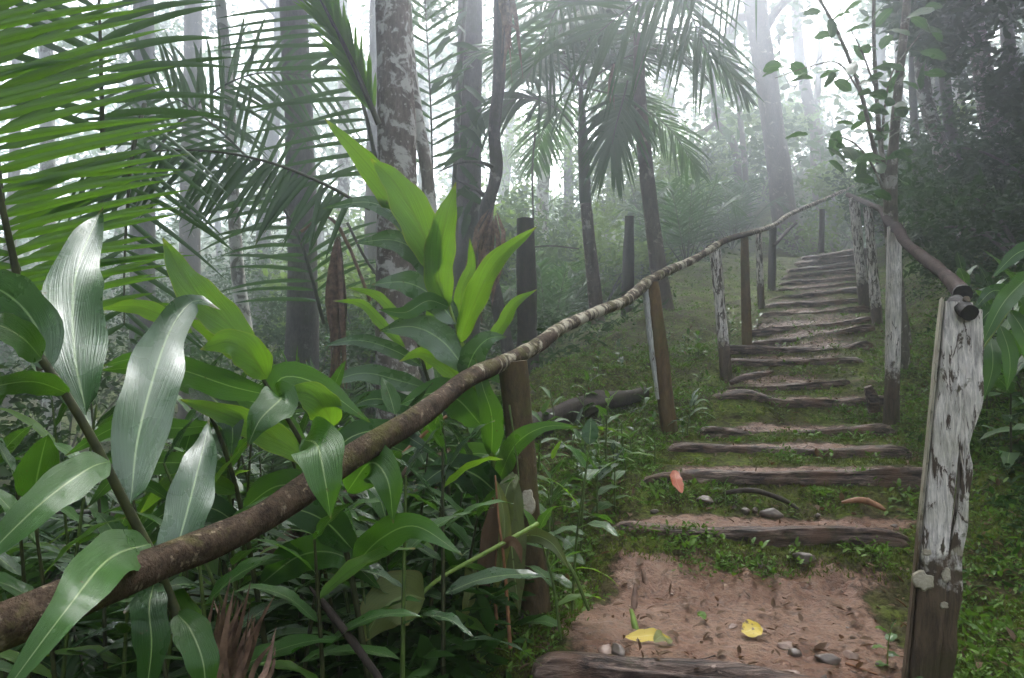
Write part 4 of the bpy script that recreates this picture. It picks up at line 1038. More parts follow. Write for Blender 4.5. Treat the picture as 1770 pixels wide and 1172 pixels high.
for q, (px, py, d, s, lab, mt) in enumerate([
    (1380, 960, 3.6, .062, 'large grey stone jutting from the bank above the mud', 'stone'), (1328, 888, 4.02, .06, 'angular pale stone, biggest on the tread behind the long thin log', 'stone'),
    (1300, 884, 4.05, .03, 'squarish stone next to the angular pale one', 'stone'), (1282, 884, 4.05, .033, 'blunt stone second from the angular pale one', 'stone'),
    (1215, 858, 4.1, .05, 'dark sharp-edged stone under the red leaf step', 'stone'), (1128, 886, 4.0, .025, 'small grey pebble at the moss edge', 'stone'), (1262, 870, 4.1, .03, 'small pale stone half buried below the curved root', 'stone'),
    (1226, 1110, 2.62, .06, 'flat dark stone bedded in mud close to the near log', 'stone_red'), (1262, 1108, 2.63, .05, 'reddish stone touching the flat dark one', 'stone_red'),
    (1352, 1106, 2.63, .035, 'rounded brown stone in the mud, apart from the others', 'stone_red'), (1410, 1114, 2.6, .02, 'tiny square stone in the mud', 'stone'),
    (1346, 1040, 2.85, .04, 'brown stone ringed by mud beside the spotted yellow leaf', 'stone_red'), (1360, 1064, 2.78, .03, 'wet grey flake of rock under the ringed stone', 'stone'),
    (1412, 1074, 2.74, .05, 'long wet grey rock sliver in the mud', 'stone'), (1455, 1056, 2.8, .035, 'muddy stone near the spindly seedling', 'stone_red'),
    (1300, 1016, 3.0, .035, 'muddy lump below the bank in the middle', 'stone_red'), (1255, 1018, 3.0, .03, 'low muddy lump left on the slope', 'stone_red'),
    (1045, 1078, 2.7, .05, 'reddish clod at the edge of the mud by the ginger stems', 'stone_red'), (1062, 1090, 2.65, .04, 'dark clod beside the reddish one', 'stone'),
    (1305, 956, 3.55, .03, 'small pale stone stuck in the earth bank', 'stone'), (1535, 888, 3.9, .022, 'blue-grey pebble at the end of the long thin log', 'stone'),
    (1405, 883, 4.0, .02, 'pebble on the tread near the dry stick', 'stone'), (1312, 768, 4.95, .03, 'grey stone on the tread above the straight log', 'stone'), (1298, 765, 4.95, .025, 'reddish stone by the grey one on the tread', 'stone_red')]):
    stone(px, py, d, s, lab, mt, q + 5, .4 if mt == 'stone_red' else .6, .42 if mt == 'stone_red' else .3)
r2 = np.random.default_rng(77)
for q in range(14):
    px, d = r2.uniform(1050, 1560), r2.uniform(2.6, 3.45)
    stone(px, 0, d, r2.uniform(.006, .016), None, ['stone', 'stone_red'][q % 2], 90 + q, .6, .2)

def stick(label, pts, r, mat, name='fallen_branch', cat='branch', group=None, amp=.2, n=40, drop=False, seed=1):
    w = PX(pts)
    if drop: w[:, 2] = ground(w[:, 0], w[:, 1]) + np.asarray(r) * .6
    mb = MB(); tube(mb, w, r, n=n, seg=10, amp=amp, fr=2, seed=seed, stretch=.2)
    o = mb.build(name, M[mat], None, tuple(w[0]))
    return tag(o, label, cat, group)
stick('pale fallen branch slanting through the thicket under the rail', [(300, 1060, 2.6), (400, 995, 2.9), (480, 945, 3.1), (560, 880, 3.4), (640, 840, 3.7), (720, 810, 4.0), (830, 755, 4.4)], .03, 'rail_bark')
stick('thin orange-brown dead stalk leaning across the thicket', [(630, 845, 2.9), (690, 790, 3.0), (745, 740, 3.1), (772, 720, 3.15)], .007, 'rust')
stick('dark fallen trunk lying along the bank behind the seedlings', [(860, 782, 5.0), (940, 734, 5.3), (1020, 702, 5.6), (1110, 680, 6.0)], [.06, .075, .075, .06], 'bark_stub', 'fallen_log', 'fallen tree', amp=.42)
stick('curved root across the earth riser above the long thin log', [(1250, 852, 4.1), (1300, 848, 4.08), (1350, 862, 4.02), (1380, 880, 3.95)], [.01, .014, .013, .007], 'bark_stub', 'root', 'root')
stick('pinkish dry stick on the riser near the thick post', [(1455, 868, 4.0), (1490, 865, 4.0), (1518, 875, 3.96), (1530, 882, 3.93)], [.006, .016, .014, .008], 'rust')
stick('knotty root humped beside the short sloping log', [(1262, 662, 6.2), (1290, 652, 6.22), (1320, 647, 6.25), (1336, 642, 6.3)], [.018, .026, .024, .012], 'log', 'root', 'root')
stick('dead twig lying at the mud edge by the thick post', [(1460, 1105, 2.65), (1490, 1120, 2.62), (1525, 1140, 2.6)], .004, 'rust', drop=True)
stick('fine twig on the mud near the yellow leaf', [(1190, 1098, 2.6), (1215, 1094, 2.62), (1236, 1096, 2.62)], .003, 'bark_stub', drop=True)
stick('brown withered stalk lying beside the near log', [(880, 1172, 2.35), (930, 1145, 2.45), (985, 1118, 2.55)], .009, 'straw', drop=True)
stick('second withered stalk crossing the first by the near log', [(940, 1172, 2.4), (960, 1130, 2.5), (965, 1100, 2.6)], .006, 'straw', drop=True)
stick('broken dark stalk leaning out of the thicket under the rail', [(660, 1180, 1.9), (610, 1110, 1.9), (565, 1050, 1.92), (535, 1015, 1.95)], [.008, .01, .009, .003], 'bark_stub', 'broken_stalk', 'stalk')
for q, (px, py, d) in enumerate([(1090, 1000, 3.2), (1118, 985, 3.35), (1480, 995, 3.4), (1098, 1040, 2.9)]):
    x = (px - 885) / F * d
    b = on_ground(x, d); pq = b / d; py = 680 - F * b[2] / d
    b[2] -= .03
    t = P(px + (-8 if q % 2 else 8), py - 26, d)
    mb = MB(); tube(mb, [b, (b + t) / 2, t], [.012, .012, .006], n=12, seg=8, amp=.3, seed=q)
    tag(mb.build('cut_stalk', M['straw' if q < 3 else 'stem_lit'], None, tuple(b)), 'short dead stalk stub poking up at the edge of the mud' if q < 3 else 'yellow-green cut shoot at the edge of the mud', 'stalk', 'stalk stubs at the mud edge' if q < 3 else None)
o = thing('stake', 'short wooden stake driven in at the end of the wavy log step', 'stake', P(1510, 705, 5.7))
mb = MB(); tube(mb, [P(1512, 712, 5.7), P(1508, 690, 5.7), P(1500, 668, 5.7)], [.045, .045, .03], n=14, seg=12, amp=.2, seed=4)
mb.build('wood', M['log'], o)
# dead frond bundle, brown fan of dry leaflets low in the thicket
root = thing('dead_frond', 'bundle of red-brown dead leaflets fanning up under the rail', 'dead leaves', P(410, 1180, 1.75))
mb = MB()
for q in range(26):
    a = P(360 + q * 2.4 + rng.normal(0, 6), 1200, 1.75 + rng.normal(0, .05))
    t = P(380 + q * 3.4 + rng.normal(0, 22), 1010 + abs(q - 9) * 5 + rng.normal(0, 18), 1.75 + rng.normal(0, .08))
    mb.add(*leaf_verts([a, (a + t) / 2 + rng.normal(0, .012, 3), t], .014, -unit(a) + rng.normal(0, .5, 3), .4, .02, 8, 2))
mb.build('foliage', M['straw'], root)

# ------------------------------------------------------------------ ground cover (nobody could count it)
def scatter(n, x0, x1, y0, y1, test, r):
    x, y = r.uniform(x0, x1, n), y0 * (y1 / y0) ** r.uniform(0, 1, n)
    x = (x) * (y + 1)                        # widens with distance
    k = test(x, y)
    return x[k], y[k]
r3 = np.random.default_rng(5)
def edges(x, y): return np.interp(y, EXY, XL), np.interp(y, EXY, XR)
mb = MB()
def moss_zone(x, y):
    xl, xr = edges(x, y)
    off = np.maximum(xl - x, x - xr)
    dens = np.where(off > 0, sstep(-.1, .25, off + .2 * noise(x * 4, y * 4, 0, 51)) * (.35 + .65 * sstep(-.3, .3, noise(x * 1.3, y * 1.3, 0, 52))) * np.where(x < xl, .8, 1.0), 0)
    i = np.clip(np.searchsorted(LC, y) - 1, 0, len(LC) - 2)
    tt = (y - LC[i]) / (LC[i + 1] - LC[i])
    inner = (off <= 0) * sstep(.45, .7, tt) * sstep(-.1, .35, noise(x * 3.5, y * 6, 0, 53)) * np.where(y < LC[0], 1, np.where(y < 7, .8, .3)) * np.where(i == 0, sstep(.7, .8, tt), 1)
    return r3.uniform(0, 1, len(x)) < dens + inner
x, y = scatter(110000, -.4, .75, 1.5, 15, moss_zone, r3)
m = len(x)
k5 = 4
bx = np.repeat(x, k5) + r3.normal(0, .018, m * k5); by = np.repeat(y, k5) + r3.normal(0, .018, m * k5)
bz = ground(bx, by) + np.abs(r3.normal(0, .016, m * k5)) + .002
dx = unit(np.stack([bx - np.repeat(x, k5), by - np.repeat(y, k5), np.full(m * k5, .012)], -1))
sz = np.repeat(np.clip(r3.lognormal(-3.85, .38, m), .012, .05), k5)
cloud(mb, np.stack([bx, by, bz], -1), sz, .42, .5, dx * 1.2, .3, r3)
o = mb.build('ground_cover', M['cover'])
tag(o, 'tiny leafy ground cover on the moss both sides of the path', None, None, 'stuff')

# pile of the moss itself: short upright blades
def pile(x, y):
    xl, xr = edges(x, y)
    off = np.maximum(xl - x, x - xr)
    i = np.clip(np.searchsorted(LC, y) - 1, 0, len(LC) - 2)
    tt = (y - LC[i]) / (LC[i + 1] - LC[i])
    bank = (tt > np.where(i == 0, .78, .42)) & (y > LC[0])
    return ((off > .02) | bank) & (noise(x * 3, y * 3, 0, 55) + .5 * noise(x * 9, y * 9, 0, 56) > -.25)
x, y = scatter(150000, -.3, .6, 1.9, 9, pile, r3)
mb = cloud(MB(), np.stack([x, y, ground(x, y) - .003], -1), r3.uniform(.012, .03, len(x)), .22, .1, np.array([0, 0, 1.]), .3, r3)
tag(mb.build('moss', M['moss']), 'short green moss pile on the banks and risers', None, None, 'stuff')

# undergrowth on the hillside: taller, darker, bigger leaves
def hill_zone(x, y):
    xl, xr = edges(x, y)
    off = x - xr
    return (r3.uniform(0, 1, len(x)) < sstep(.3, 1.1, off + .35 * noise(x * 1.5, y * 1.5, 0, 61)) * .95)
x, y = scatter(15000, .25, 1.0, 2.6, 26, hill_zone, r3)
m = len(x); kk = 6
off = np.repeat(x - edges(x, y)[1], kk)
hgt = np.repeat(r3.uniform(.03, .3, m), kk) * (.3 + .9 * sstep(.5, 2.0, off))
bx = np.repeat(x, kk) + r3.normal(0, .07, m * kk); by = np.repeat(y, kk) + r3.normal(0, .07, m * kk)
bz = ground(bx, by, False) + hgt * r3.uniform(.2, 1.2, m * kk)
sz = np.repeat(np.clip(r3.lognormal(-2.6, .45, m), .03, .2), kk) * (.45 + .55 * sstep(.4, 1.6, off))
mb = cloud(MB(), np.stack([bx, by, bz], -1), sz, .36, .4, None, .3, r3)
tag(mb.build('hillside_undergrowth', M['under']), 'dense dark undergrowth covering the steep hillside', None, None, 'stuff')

# undergrowth on the valley side
def vale_zone(x, y):
    xl, xr = edges(x, y)
    off = xl - x
    return r3.uniform(0, 1, len(x)) < sstep(1.4, 2.4, off + .5 * noise(x * .7, y * .7, 0, 71)) * (.3 + .7 * sstep(-.3, .4, noise(x * .5, y * .5, 0, 72)))
x, y = scatter(7000, -.95, .45, 2.5, 40, vale_zone, r3)
m = len(x); kk = 9
hgt = np.repeat(r3.uniform(.05, .45, m), kk)
sp = np.repeat(.06 + .008 * y, kk)
bx = np.repeat(x, kk) + r3.normal(0, 1, m * kk) * sp; by = np.repeat(y, kk) + r3.normal(0, 1, m * kk) * sp
bz = ground(bx, by, False) + hgt * r3.uniform(.1, 1.1, m * kk)
sz = np.repeat(np.clip(r3.lognormal(-2.4, .4, m), .04, .2), kk)
mb = cloud(MB(), np.stack([bx, by, bz], -1), sz, .36, .4, None, .3, r3)
tag(mb.build('valley_undergrowth', M['under']), 'dark undergrowth falling away into the misty valley', None, None, 'stuff')

# leaf litter: brown scraps among the moss
def lit(x, y):
    xl, xr = edges(x, y)
    off = np.maximum(xl - x, x - xr)
    return r3.uniform(0, 1, len(x)) < np.where(off > 0, .9, .6)
x, y = scatter(9000, -.4, .6, 1.6, 11, lit, r3)
mb = cloud(MB(), np.stack([x, y, ground(x, y) + r3.uniform(.006, .022, len(x))], -1), r3.uniform(.012, .055, len(x)), .4, 1.5, None, .4, r3)
tag(mb.build('leaf_litter', M['dead']), 'scattered brown leaf scraps on the moss', None, None, 'stuff')

# ------------------------------------------------------------------ palms
def palm_frond(label, rach, n, L, W, mat, nh=None, parent=None, r0=.012, name='palm_frond', group=None, **kw):
    w = PX(rach) if len(rach[0]) == 3 and not isinstance(rach, np.ndarray) else np.asarray(rach)
    if nh is None: nh = -unit(w.mean(0))
    if parent is None: o = thing(name, label, 'palm frond', w[0], group)
    else: o = parent
    mb = MB(); tube(mb, w, np.linspace(r0, r0 * .25, len(w)), n=30, seg=7)
    rc = mb.build('rachis', M['rachis'], o)
    frond_mesh(MB() if False else (q := MB()), w, n, L, W, nh, **kw)
    q.build('foliage', M[mat], o)
    return o
flat = lambda t: .85 + .15 * np.sin(pi * t)
FG = 'palm fronds reaching in from the valley side'
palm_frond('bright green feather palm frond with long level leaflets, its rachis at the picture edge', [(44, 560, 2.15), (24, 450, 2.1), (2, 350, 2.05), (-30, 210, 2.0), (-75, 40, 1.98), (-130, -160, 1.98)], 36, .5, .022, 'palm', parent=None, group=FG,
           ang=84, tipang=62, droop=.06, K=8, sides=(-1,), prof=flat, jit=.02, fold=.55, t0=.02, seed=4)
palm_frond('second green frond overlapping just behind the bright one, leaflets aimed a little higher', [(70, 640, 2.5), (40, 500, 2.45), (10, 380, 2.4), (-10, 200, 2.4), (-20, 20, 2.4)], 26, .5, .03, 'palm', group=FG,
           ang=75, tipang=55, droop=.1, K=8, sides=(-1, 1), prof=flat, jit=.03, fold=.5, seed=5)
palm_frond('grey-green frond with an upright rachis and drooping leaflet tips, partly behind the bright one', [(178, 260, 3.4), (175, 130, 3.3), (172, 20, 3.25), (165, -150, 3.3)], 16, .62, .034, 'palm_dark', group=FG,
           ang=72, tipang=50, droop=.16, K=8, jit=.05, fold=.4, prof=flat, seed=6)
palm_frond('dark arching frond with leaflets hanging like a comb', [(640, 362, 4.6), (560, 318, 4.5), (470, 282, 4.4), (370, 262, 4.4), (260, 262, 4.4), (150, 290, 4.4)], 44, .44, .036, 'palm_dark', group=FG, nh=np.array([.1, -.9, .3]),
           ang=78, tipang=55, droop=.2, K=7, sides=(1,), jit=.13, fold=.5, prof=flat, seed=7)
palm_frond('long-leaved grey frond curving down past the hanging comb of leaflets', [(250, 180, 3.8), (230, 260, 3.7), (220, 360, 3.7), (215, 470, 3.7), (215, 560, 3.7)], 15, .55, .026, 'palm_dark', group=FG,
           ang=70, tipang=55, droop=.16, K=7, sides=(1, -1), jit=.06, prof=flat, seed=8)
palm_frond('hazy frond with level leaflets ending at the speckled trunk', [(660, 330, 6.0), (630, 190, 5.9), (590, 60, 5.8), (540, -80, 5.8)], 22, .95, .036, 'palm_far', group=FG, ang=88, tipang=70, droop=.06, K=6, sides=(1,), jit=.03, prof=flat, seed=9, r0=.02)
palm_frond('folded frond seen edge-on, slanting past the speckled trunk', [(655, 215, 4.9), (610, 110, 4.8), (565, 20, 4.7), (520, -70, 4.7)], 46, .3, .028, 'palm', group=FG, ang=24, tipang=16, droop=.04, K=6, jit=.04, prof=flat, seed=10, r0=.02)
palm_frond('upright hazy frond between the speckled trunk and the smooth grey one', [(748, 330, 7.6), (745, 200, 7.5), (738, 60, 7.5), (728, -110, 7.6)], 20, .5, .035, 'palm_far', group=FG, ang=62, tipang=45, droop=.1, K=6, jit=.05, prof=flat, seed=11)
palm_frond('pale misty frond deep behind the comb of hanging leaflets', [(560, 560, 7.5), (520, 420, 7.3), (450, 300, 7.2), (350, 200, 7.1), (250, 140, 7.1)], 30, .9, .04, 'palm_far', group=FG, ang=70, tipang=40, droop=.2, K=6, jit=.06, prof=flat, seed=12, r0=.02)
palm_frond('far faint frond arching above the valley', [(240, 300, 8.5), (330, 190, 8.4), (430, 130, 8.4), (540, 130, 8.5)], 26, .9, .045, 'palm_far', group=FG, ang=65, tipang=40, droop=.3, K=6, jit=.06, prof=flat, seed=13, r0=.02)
palm_frond('grassy yellow-green palm seedling frond low beside the dry brown leaf', [(560, 720, 5.2), (535, 690, 5.2), (500, 660, 5.1), (460, 650, 5.1)], 14, .4, .014, 'palm', group=None, ang=50, tipang=25, droop=.3, K=6, jit=.12, seed=14, r0=.006)

def deep(d): return d if d < 7.5 else 7.5 + (d - 7.5) * 1.55
def deepen(q): return [(a, b, deep(c)) for a, b, c in q]

def palm_tree(label, trunk, widths, shaft_at, crown, fr, mat, seed, n=9, elev=(70, -25), leafmat='palm_far', skip=()):
    trunk = deepen(trunk); fr *= deep(crown[2]) / crown[2]; crown = deepen([crown])[0]; shaft_at = shaft_at and deepen([shaft_at])[0]
    w = PX(trunk); d = np.array([t[2] for t in trunk])
    root = thing('palm_tree', label, 'palm', w[0], 'slender palms beside the stair')
    mb = MB(); tube(mb, w, np.array(widths) / F * d / 2, n=60, seg=14, amp=.07, seed=seed, stretch=.3)
    mb.build('trunk', M[mat], root)
    r = np.random.default_rng(seed)
    c = P(*crown)
    if shaft_at is not None:
        s0 = P(*shaft_at)
        mb = MB(); tube(mb, [s0, (s0 + c) / 2, c], [widths[-1] / F * d[-1] / 2 * 1.12, widths[-1] / F * d[-1] / 2 * 1.0, .03], n=16, seg=14, amp=.05)
        mb.build('crownshaft', M['crownshaft'], root)
    for q in range(n):
        az = q * 2.399 + seed
        el = radians(elev[0] + (elev[1] - elev[0]) * q / (n - 1) + r.normal(0, 6))
        L = fr * r.uniform(.85, 1.1)
        hz = np.array([cos(az), sin(az), 0])
        d0 = hz * cos(el) + UP * sin(el)
        pts = [c, c + d0 * L * .35, c + d0 * L * .68 - UP * L * .12, c + d0 * L * .92 - UP * L * .38]
        pts = np.array(pts)
        f = bpy.data.objects.new('frond', None); COL.objects.link(f); f.parent = root; f.empty_display_size = .1
        mb = MB(); tube(mb, pts, [.018, .014, .01, .004], n=18, seg=6)
        mb.build('rachis', M['rachis'], f, tuple(root.location))
        qd = MB(); frond_mesh(qd, pts, 38, fr * .36, .046, UP + .001 * hz, ang=62, tipang=30, droop=.28, K=5, jit=.06, t0=.22, seed=seed * 20 + q)
        qd.build('foliage', M[leafmat], f, tuple(root.location))
    return root
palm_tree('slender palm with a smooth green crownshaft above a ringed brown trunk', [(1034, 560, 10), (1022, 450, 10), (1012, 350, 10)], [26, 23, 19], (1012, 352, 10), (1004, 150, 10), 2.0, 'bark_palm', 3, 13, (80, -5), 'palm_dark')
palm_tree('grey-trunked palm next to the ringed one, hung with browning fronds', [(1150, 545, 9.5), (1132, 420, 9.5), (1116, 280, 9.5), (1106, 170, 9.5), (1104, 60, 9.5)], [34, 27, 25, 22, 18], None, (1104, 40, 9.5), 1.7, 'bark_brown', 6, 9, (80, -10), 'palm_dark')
for lab, pts, nh, sd in [
    ('dark palm fan drooping between the two slender palms', [(1085, 140, 9.3), (1075, 180, 9.1), (1064, 220, 8.9), (1058, 250, 8.8)], None, 21),
    ('palm fan drooping on a long curved stalk from the ringed palm', [(1000, 232, 10), (970, 195, 9.8), (930, 172, 9.6), (890, 172, 9.5), (850, 200, 9.4)], np.array([0, -.8, .5]), 22)]:
    palm_frond(lab, deepen(pts), 26, .74, .055, 'palm_dark', nh=nh, ang=58, tipang=8, droop=.4, K=6, jit=.08, t0=.25, seed=sd, r0=.015, prof=lambda t: .9 + 0 * t)
for q, (pts, L) in enumerate([([(1330, -150, 6.4), (1240, -90, 6.2), (1130, -20, 6.1), (1030, 60, 6.1)], 1.0), ([(1080, -260, 6.8), (1040, -150, 6.6), (985, -30, 6.5), (930, 80, 6.5)], .9), ([(1120, -260, 7.0), (1140, -130, 6.8), (1180, -10, 6.7), (1225, 95, 6.7)], .75)]):
    pts = [(x_, y_, z_ * 1.4) for x_, y_, z_ in pts]; L *= 1.4
    palm_frond(['broad dark frond slanting across the top of the slender palms', 'dark frond overhead, its leaflets hanging above the ringed palm', 'ragged dark frond with browning leaflet tips overhead'][q], pts, 28, L * .9, .044, 'palm_dark', nh=np.array([.1, -.75, -.6]),
               ang=60, tipang=25, droop=.2, K=6, jit=.07, prof=flat, seed=30 + q, r0=.02, group='fronds hanging overhead')
# small understory palms
def small_palm(label, px, d, h, L, seed, n=8, mat='palm_far', W=.03, pz=None):
    kk = deep(d) / d; d *= kk; h *= kk; L *= kk; W *= kk
    x = (px - 885) / F * d
    b = on_ground(x, d)
    root = thing('understory_palm', label, 'palm', b, 'small palms in the understory')
    r = np.random.default_rng(seed)
    for q in range(n):
        az = q * 2.399 + seed; el = radians(r.uniform(35, 75))
        hz = np.array([cos(az), sin(az), 0])
        c = b + (0, 0, -.05)
        d0 = hz * cos(el) + UP * sin(el)
        pts = np.array([c, c + d0 * L * .4 + UP * h * .3, c + d0 * L * .75 + UP * h * .35, c + d0 * L * 1.0 + UP * (h * .35 - L * .3)])
        f = bpy.data.objects.new('frond', None); COL.objects.link(f); f.parent = root
        mb = MB(); tube(mb, pts, [.014, .011, .008, .003], n=14, seg=5)
        mb.build('rachis', M['rachis'], f, tuple(root.location))
        qd = MB(); frond_mesh(qd, pts, 24, L * .34, W, UP, ang=62, tipang=35, droop=.22, K=5, jit=.06, t0=.25, seed=seed * 20 + q)
        qd.build('foliage', M[mat], f, tuple(root.location))
for q, (px, d, h, L) in enumerate([(1190, 12, .9, 1.5), (1130, 14, .8, 1.4), (950, 11, .8, 1.4), (880, 12, 1.0, 1.5), (1270, 15, .8, 1.5), (330, 6.5, .7, 1.3), (120, 5.2, .9, 1.4), (460, 8, .7, 1.3), (20, 3.6, .8, 1.2), (560, 9.5, .8, 1.4), (230, 4.4, .6, 1.1), (60, 3.1, .5, 1.0), (180, 3.6, .5, 1.0), (-60, 3.0, .6, 1.0), (320, 4.0, .5, 1.0), (0, 4.6, .9, 1.2), (110, 4.2, .7, 1.1)]):
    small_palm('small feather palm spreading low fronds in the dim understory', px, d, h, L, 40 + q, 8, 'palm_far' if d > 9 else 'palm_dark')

# ------------------------------------------------------------------ trees
def clump(r, c, rad, n, size, shell=.5):
    d = unit(r.normal(size=(n, 3)))
    k = rad * (shell + (1 - shell) * r.uniform(0, 1, (n, 1)) ** .5)
    return c + d * k * np.array([1, 1, .65])

def tree(label, trunk, widths, mat, crown=None, name='tree', cat='tree', group=None, amp=.08, seed=0, seg=16, n=60, base_flare=True, stretch=.25, limbs=()):
    trunk = deepen(trunk)
    w = PX(trunk); d = np.array([t[2] for t in trunk])
    rad = np.array(widths) / F * d / 2
    # carry the trunk into the ground below its lowest given point, and on above the frame
    gz = float(ground(w[0][0], w[0][1], False))
    if w[0][2] > gz - .1:
        q = w[0] + (w[0] - w[1]) / max(1e-6, w[1][2] - w[0][2]) * (w[0][2] - gz + .25)
        w = np.vstack([q, w]); rad = np.concatenate([[rad[0] * (1.35 if base_flare else 1.05)], rad])
    root = thing(name, label, cat, (w[0][0], w[0][1], max(gz, w[0][2])), group)
    mb = MB(); tube(mb, w, rad, n=n, seg=seg, amp=amp, seed=seed, stretch=stretch, fr=2.2)
    mb.build('trunk', M[mat], root)
    for lp, r0, r1 in limbs:
        lw = PX(deepen(lp)); kk = deep(lp[0][2]) / lp[0][2]; r0, r1 = r0 * kk, r1 * kk
        mb = MB(); tube(mb, lw, np.linspace(r0, r1, len(lw)), n=22, seg=8, amp=.1, seed=seed + 3)
        mb.build('limb', M[mat], root)
    if crown:
        r = np.random.default_rng(seed + 500)
        top = w[-1]
        cm = MB()
        nl, R, up, cnt, size, lm = crown
        for q in range(nl):
            az = q * 2.4 + r.uniform(0, .6)
            e = top + np.array([cos(az) * R * r.uniform(.5, 1), sin(az) * R * r.uniform(.5, 1), r.uniform(-.15, 1) * up])
            mb = MB(); tube(mb, [top - (0, 0, r.uniform(0, up * .5)), top * .45 + e * .55 + (0, 0, .2), e], [rad[-1] * .5, rad[-1] * .3, .012], n=12, seg=6, amp=.1)
            mb.build('limb', M[mat], root)
            for z in range(5):
                cloud(cm, clump(r, e + r.normal(0, R * .22, 3) * (1, 1, .6), R * .26, cnt // (nl * 5), size, .1), size, .45, .3, None, .25, r)
        cm.build('crown', M[lm], root)
    return root
tree('thick trunk mottled white with lichen, right behind the tall ginger shoot', [(690, 720, 6.0), (684, 560, 6.0), (686, 380, 6.0), (684, 180, 6.0), (676, -40, 6.0), (670, -300, 6.0)], [84, 72, 70, 64, 58, 54], 'bark_white', (7, 2.2, 1.6, 2600, .16, 'far_leaf'), amp=.05, seed=3)
tree('thin white-patched trunk leaning close behind the thick mottled one', [(752, 700, 6.8), (748, 460, 6.8), (738, 300, 6.8), (716, 170, 6.8), (703, 40, 6.8), (700, -120, 6.8)], [26, 26, 22, 22, 20, 18], 'bark_pale', None, amp=.1, seed=4)
tree('broad dark trunk veiled in mist behind the hanging comb frond', [(522, 640, 9), (522, 420, 9), (516, 200, 9), (505, -60, 9), (500, -300, 9)], [60, 52, 49, 45, 42], 'bark_grey', (7, 2.6, 1.8, 2600, .18, 'far_leaf'), seed=5)
tree('slim pale birch-like trunk in the mist beside the broad dark one', [(430, 600, 9.5), (412, 480, 9.5), (403, 340, 9.5), (395, 150, 9.5), (372, -80, 9.5)], [24, 23, 21, 19, 18], 'bark_pale', (5, 1.8, 1.4, 1500, .16, 'far_leaf'), seed=6)
tree('straight smooth grey-violet trunk behind the bright shoot', [(802, 640, 10), (806, 450, 10), (808, 250, 10), (812, 60, 10), (812, -200, 10)], [58, 50, 48, 44, 40], 'bark_grey', (7, 2.6, 2.0, 2600, .18, 'far_leaf'), seed=7, amp=.04)
tree('twisted dark trunk with crooked side branches beside the smooth grey one', [(885, 650, 8), (868, 560, 8), (846, 450, 8), (840, 370, 8), (858, 300, 8), (855, 220, 8), (862, 140, 8), (864, 0, 8), (866, -120, 8)], [24, 22, 20, 24, 22, 20, 22, 22, 20], 'bark_grey', None, seed=8, amp=.16,
     limbs=[([(845, 345, 8), (820, 325, 8), (790, 312, 8.1)], .03, .008), ([(856, 292, 8), (835, 282, 7.9), (800, 280, 7.8), (760, 296, 7.8)], .028, .006)])
tree('dark rotten snag draped with climbers, cut off at head height', [(912, 640, 8.6), (910, 500, 8.6), (908, 378, 8.6)], [40, 36, 30], 'bark_stub', None, 'tree_stump', 'stump', seed=9, amp=.14)
tree('dark broken stump standing between the two slender palms', [(1085, 540, 10.5), (1087, 440, 10.5), (1088, 374, 10.5)], [22, 20, 17], 'bark_stub', None, 'tree_stump', 'stump', seed=10, amp=.12)
tree('big leaning tree with an ivy-covered foot at the top of the stair', [(1378, 430, 16), (1358, 380, 16), (1345, 280, 16), (1326, 150, 16), (1308, 30, 16), (1290, -120, 16)], [62, 44, 38, 37, 38, 40], 'bark_brown', (9, 4.0, 2.6, 3000, .15, 'far_leaf'), seed=11, amp=.06,
     limbs=[([(1306, 20, 16), (1270, 40, 16.3), (1240, 100, 16.6), (1225, 180, 16.8)], .12, .03), ([(1314, 60, 16), (1350, 10, 16), (1400, -30, 16)], .12, .05)])
tree('pale forked trunk, taller of the pair behind the upper rail', [(1440, 430, 20), (1430, 340, 20), (1416, 250, 20), (1396, 170, 20), (1380, 80, 20), (1372, -60, 20)], [24, 24, 22, 20, 18, 16], 'bark_brown', (7, 3, 2.4, 2000, .15, 'far_leaf'), seed=12)
tree('grey trunk hugging the pale forked one behind the upper rail', [(1418, 430, 20.5), (1414, 350, 20.5), (1408, 270, 20.5), (1412, 180, 20.6), (1420, 40, 21)], [18, 18, 16, 12, 9], 'bark_brown', None, seed=13)
tree('snaking thin trunk with bare forked twigs in the bright mist', [(1288, 420, 18), (1278, 330, 18), (1268, 250, 18), (1238, 210, 18), (1234, 170, 18), (1230, 120, 18), (1214, 70, 18), (1208, -30, 18)], [13, 13, 13, 12, 11, 10, 9, 8], 'bark_brown', (5, 2, 1.4, 500, .16, 'far_leaf'), seed=14, amp=.1,
     limbs=[([(1236, 212, 18), (1210, 240, 17.8), (1200, 290, 17.7), (1215, 330, 17.7)], .05, .012), ([(1236, 212, 18), (1200, 230, 18.2), (1160, 222, 18.4)], .04, .01), ([(1240, 205, 18), (1255, 130, 18.2), (1272, 50, 18.4), (1280, -40, 18.4)], .05, .03), ([(1215, 240, 17.8), (1190, 260, 17.6), (1165, 250, 17.5)], .025, .008)])
tree('straight thin trunk beside the snaking one', [(1298, 410, 18.5), (1292, 340, 18.5), (1282, 230, 18.5), (1272, 120, 18.5), (1262, -20, 18.5)], [11, 10, 10, 9, 8], 'bark_brown', (5, 2, 1.4, 500, .16, 'far_leaf'), seed=15)
tree('gnarled white-splashed trunk on the hillside behind the sapling', [(1642, 300, 9.5), (1622, 240, 9.5), (1602, 180, 9.5), (1592, 100, 9.5), (1580, 0, 9.5), (1570, -120, 9.5)], [34, 26, 24, 22, 26, 24], 'bark_white', (7, 2.4, 1.6, 2400, .16, 'under'), seed=16, amp=.16)
tree('second crooked dark trunk crossing the white-splashed one', [(1650, 300, 10), (1640, 200, 10), (1630, 100, 10), (1618, 0, 10), (1610, -120, 10)], [30, 20, 18, 18, 16], 'bark_grey', None, seed=17, amp=.12)
